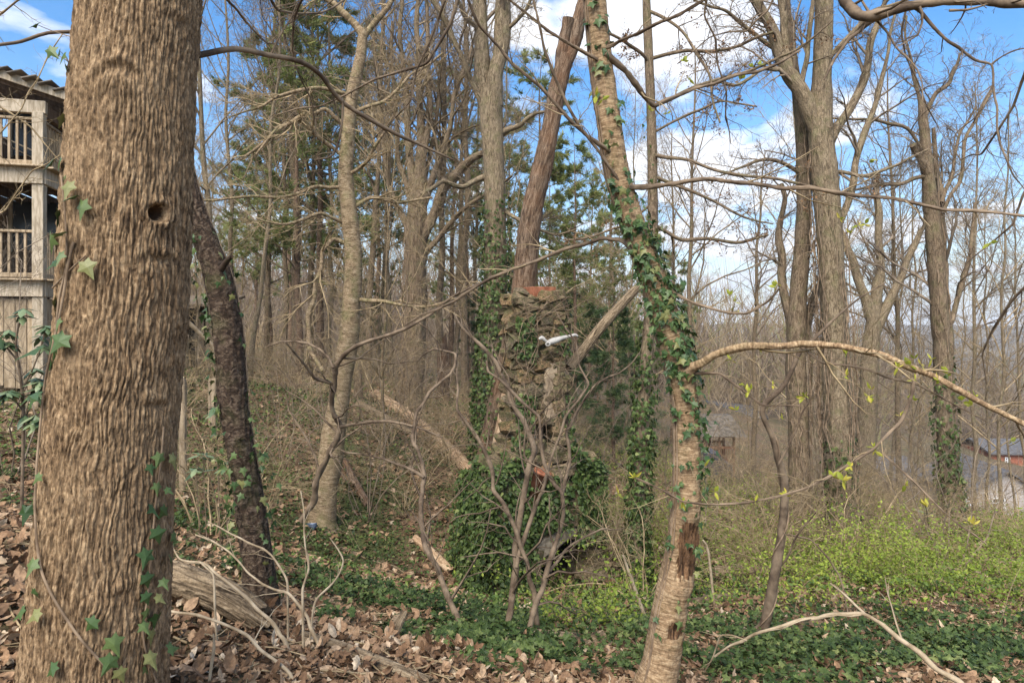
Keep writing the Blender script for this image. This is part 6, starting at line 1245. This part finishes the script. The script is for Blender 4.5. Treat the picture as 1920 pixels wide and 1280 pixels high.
# ------------------------------------------------------------------ houses down the slope
M['siding'] = plain('pale_siding', (.34, .30, .275), (.44, .40, .365), 1.5, .8, (.3, .3, 8))
M['white'] = plain('white_trim', (.68, .68, .68), (.8, .8, .8), 3, .6)
M['slate'] = plain('slate_roof', (.07, .068, .072), (.14, .135, .135), 3, .85, (1, 1, 3), bd=.02)
M['brick'] = plain('brick_wall', (.22, .075, .045), (.36, .14, .085), 8, .9)
def house(name, label, px0, px1, d, y_eave, y_ridge, y_base, wall, wins, rot=0.0, roof='slate', dep=8.0, gable=False, ny=2, win_y=None):
    xa, xb = P(px0, 0, d)[0], P(px1, 0, d)[0]; z = lambda y: CAMZ + (HOR - y) / F * d; w = xb - xa; cx = (xa + xb) / 2; zb, ze, zr = z(y_base) - 2.5, z(y_eave), z(y_ridge)
    rt = thing(name, label, 'house', (cx, d, zb + 2.5)); cr, sr = math.cos(rot), math.sin(rot); Rm = np.array([[cr, -sr, 0], [sr, cr, 0], [0, 0, 1]]); o = np.array([cx, d, 0])
    T = lambda v: np.asarray(v, float) @ Rm.T + o
    g = Geo(); box_g(g, T([[0, dep / 2, (zb + ze) / 2]])[0], (w, dep, ze - zb), Rm, .02)
    if gable: g.add(T([(-w / 2, .01, ze), (w / 2, .01, ze), (0, .01, zr), (-w / 2, dep, ze), (w / 2, dep, ze), (0, dep, zr)]), np.array([(0, 1, 2), (5, 4, 3)]))
    gobj('wall', g, wall, rt, smooth=False)
    g = Geo(); th_ = .18
    if gable: pr = [(-w / 2 - .4, ze - .15), (0, zr), (w / 2 + .4, ze - .15)]; L0, L1 = -.4, dep + .4; V = [(x_, L0, z_) for x_, z_ in pr] + [(x_, L1, z_) for x_, z_ in pr] + [(x_, L0, z_ + th_) for x_, z_ in pr] + [(x_, L1, z_ + th_) for x_, z_ in pr]
    else: V = [(-w / 2 - .4, -.5, ze - .1), (-w / 2 - .4, dep / 2, zr), (-w / 2 - .4, dep + .5, ze - .1)] + [(w / 2 + .4, -.5, ze - .1), (w / 2 + .4, dep / 2, zr), (w / 2 + .4, dep + .5, ze - .1)]; V = V + [(a_, b_, c_ + th_) for a_, b_, c_ in V]
    Fq = np.array([(0, 1, 4, 3), (1, 2, 5, 4), (6, 9, 10, 7), (7, 10, 11, 8), (0, 6, 7, 1), (1, 7, 8, 2), (3, 4, 10, 9), (4, 5, 11, 10), (0, 3, 9, 6), (2, 8, 11, 5)])
    g.add(T(V), Fq); gobj('roof', g, M[roof], rt, smooth=False)
    for (wx, wy0, wy1, ww) in wins:
        xc = P(wx, 0, d)[0] - cx; z0, z1 = z(wy1), z(wy0); hw = ww / F * d / 2; c_ = T([[xc, -.03, (z0 + z1) / 2]])[0]
        g = Geo(); box_g(g, c_, (hw * 2, .05, z1 - z0), Rm, .005); wo_ = gobj('window', g, M['glass'], rt, smooth=False)
        g = Geo()
        for dx in (-hw, 0, hw): box_g(g, T([[xc + dx, -.08, (z0 + z1) / 2]])[0], (.10, .06, z1 - z0 + .16), Rm, .005)
        for dz in (0, .5, 1): box_g(g, T([[xc, -.085, z0 + (z1 - z0) * dz]])[0], (hw * 2 + .05, .05, .09), Rm, .005)
        gg_ = Geo(); gg_ = g; me = gg_.mesh('frame', False, np.array(rt.location)); fo = obj('frame', me, M['white'], wo_)
    return rt
house('pale_house', 'pale pinkish house with white paned window at the right edge', 1812, 1960, 50, 930, 884, 972, M['siding'], [(1872, 934, 951, 22), (1822, 934, 948, 13)], rot=-.12, gable=True, dep=7)
house('grey_house', 'dark grey-roofed house seen between trunks left of the broken-topped tree', 1685, 1758, 58, 912, 878, 950, M['brick'], [(1697, 924, 937, 9), (1748, 920, 940, 9)], rot=.1, dep=9)
house('brick_house', 'orange brick house farther down behind the pale house', 1862, 1960, 82, 850, 835, 905, M['brick'], [(1890, 858, 868, 8)], rot=-.1, dep=8)
house('white_roofed_house', 'small distant house with light roof above the gazebo', 1405, 1440, 70, 792, 765, 830, M['siding'], [(1425, 800, 808, 6)], rot=.6, gable=True, dep=7)
sp_ = P(1875, 840, 75)
# parked car and slide by the gazebo
M['car'] = plain('car_paint', (.035, .04, .06), (.05, .055, .08), 2, .3); M['tyre'] = plain('tyre', (.015, .015, .015), (.03, .03, .03), 8, .9)
cxp = P(1325, 905, 34); cgz = g1(cxp[0], 34); car = thing('parked_car', 'dark blue car partly seen under the gazebo', 'car', (cxp[0], 34, cgz))
g = Geo(); Pc_ = [(-1.9, .35), (-1.9, .8), (-1.2, .92), (-.7, 1.4), (.7, 1.42), (1.25, .95), (1.9, .85), (1.95, .38)]
V = np.array([(x_ * .55, y_, z_) for y_ in (-.8, .8) for x_, z_ in Pc_]); V = V + np.array([cxp[0], 34, cgz]); k_ = 8
g.add(V, np.array([[i_, (i_ + 1) % 8, 8 + (i_ + 1) % 8, 8 + i_] for i_ in range(8)])); g.add(V[:8], np.array([(0, 7, 6, 1), (1, 6, 5, 2), (2, 5, 4, 3)])[:, ::-1]); g.add(V[8:], np.array([(0, 7, 6, 1), (1, 6, 5, 2), (2, 5, 4, 3)])); gobj('body', g, M['car'], car, smooth=False)
for wx in (-.65, .68):
    for wy in (-.82, .82):
        g = Geo(); stem(g, [[cxp[0] + wx, 34 + wy - .1, cgz + .32, .32], [cxp[0] + wx, 34 + wy + .1, cgz + .32, .32]], 16, .1); gobj('wheel', g, M['tyre'], car)

# ------------------------------------------------------------------ hazy valley air
hz = bpy.data.materials.new('haze'); hz.use_nodes = True; t = hz.node_tree; t.nodes.clear()
pv = t.nodes.new('ShaderNodeVolumePrincipled'); pv.inputs['Color'].default_value = (.86, .92, 1.0, 1); pv.inputs['Density'].default_value = .0003; pv.inputs['Anisotropy'].default_value = .2
ou = t.nodes.new('ShaderNodeOutputMaterial'); t.links.new(pv.outputs[0], ou.inputs['Volume'])
g = Geo(); g.add(CUBE * np.array([6400, 4000, 220]) + np.array([0, 1300, 45]), CF); setp(gobj('haze', g, hz, smooth=False, kind='stuff'), 'pale bluish haze hanging in the air over the valley', 'haze')
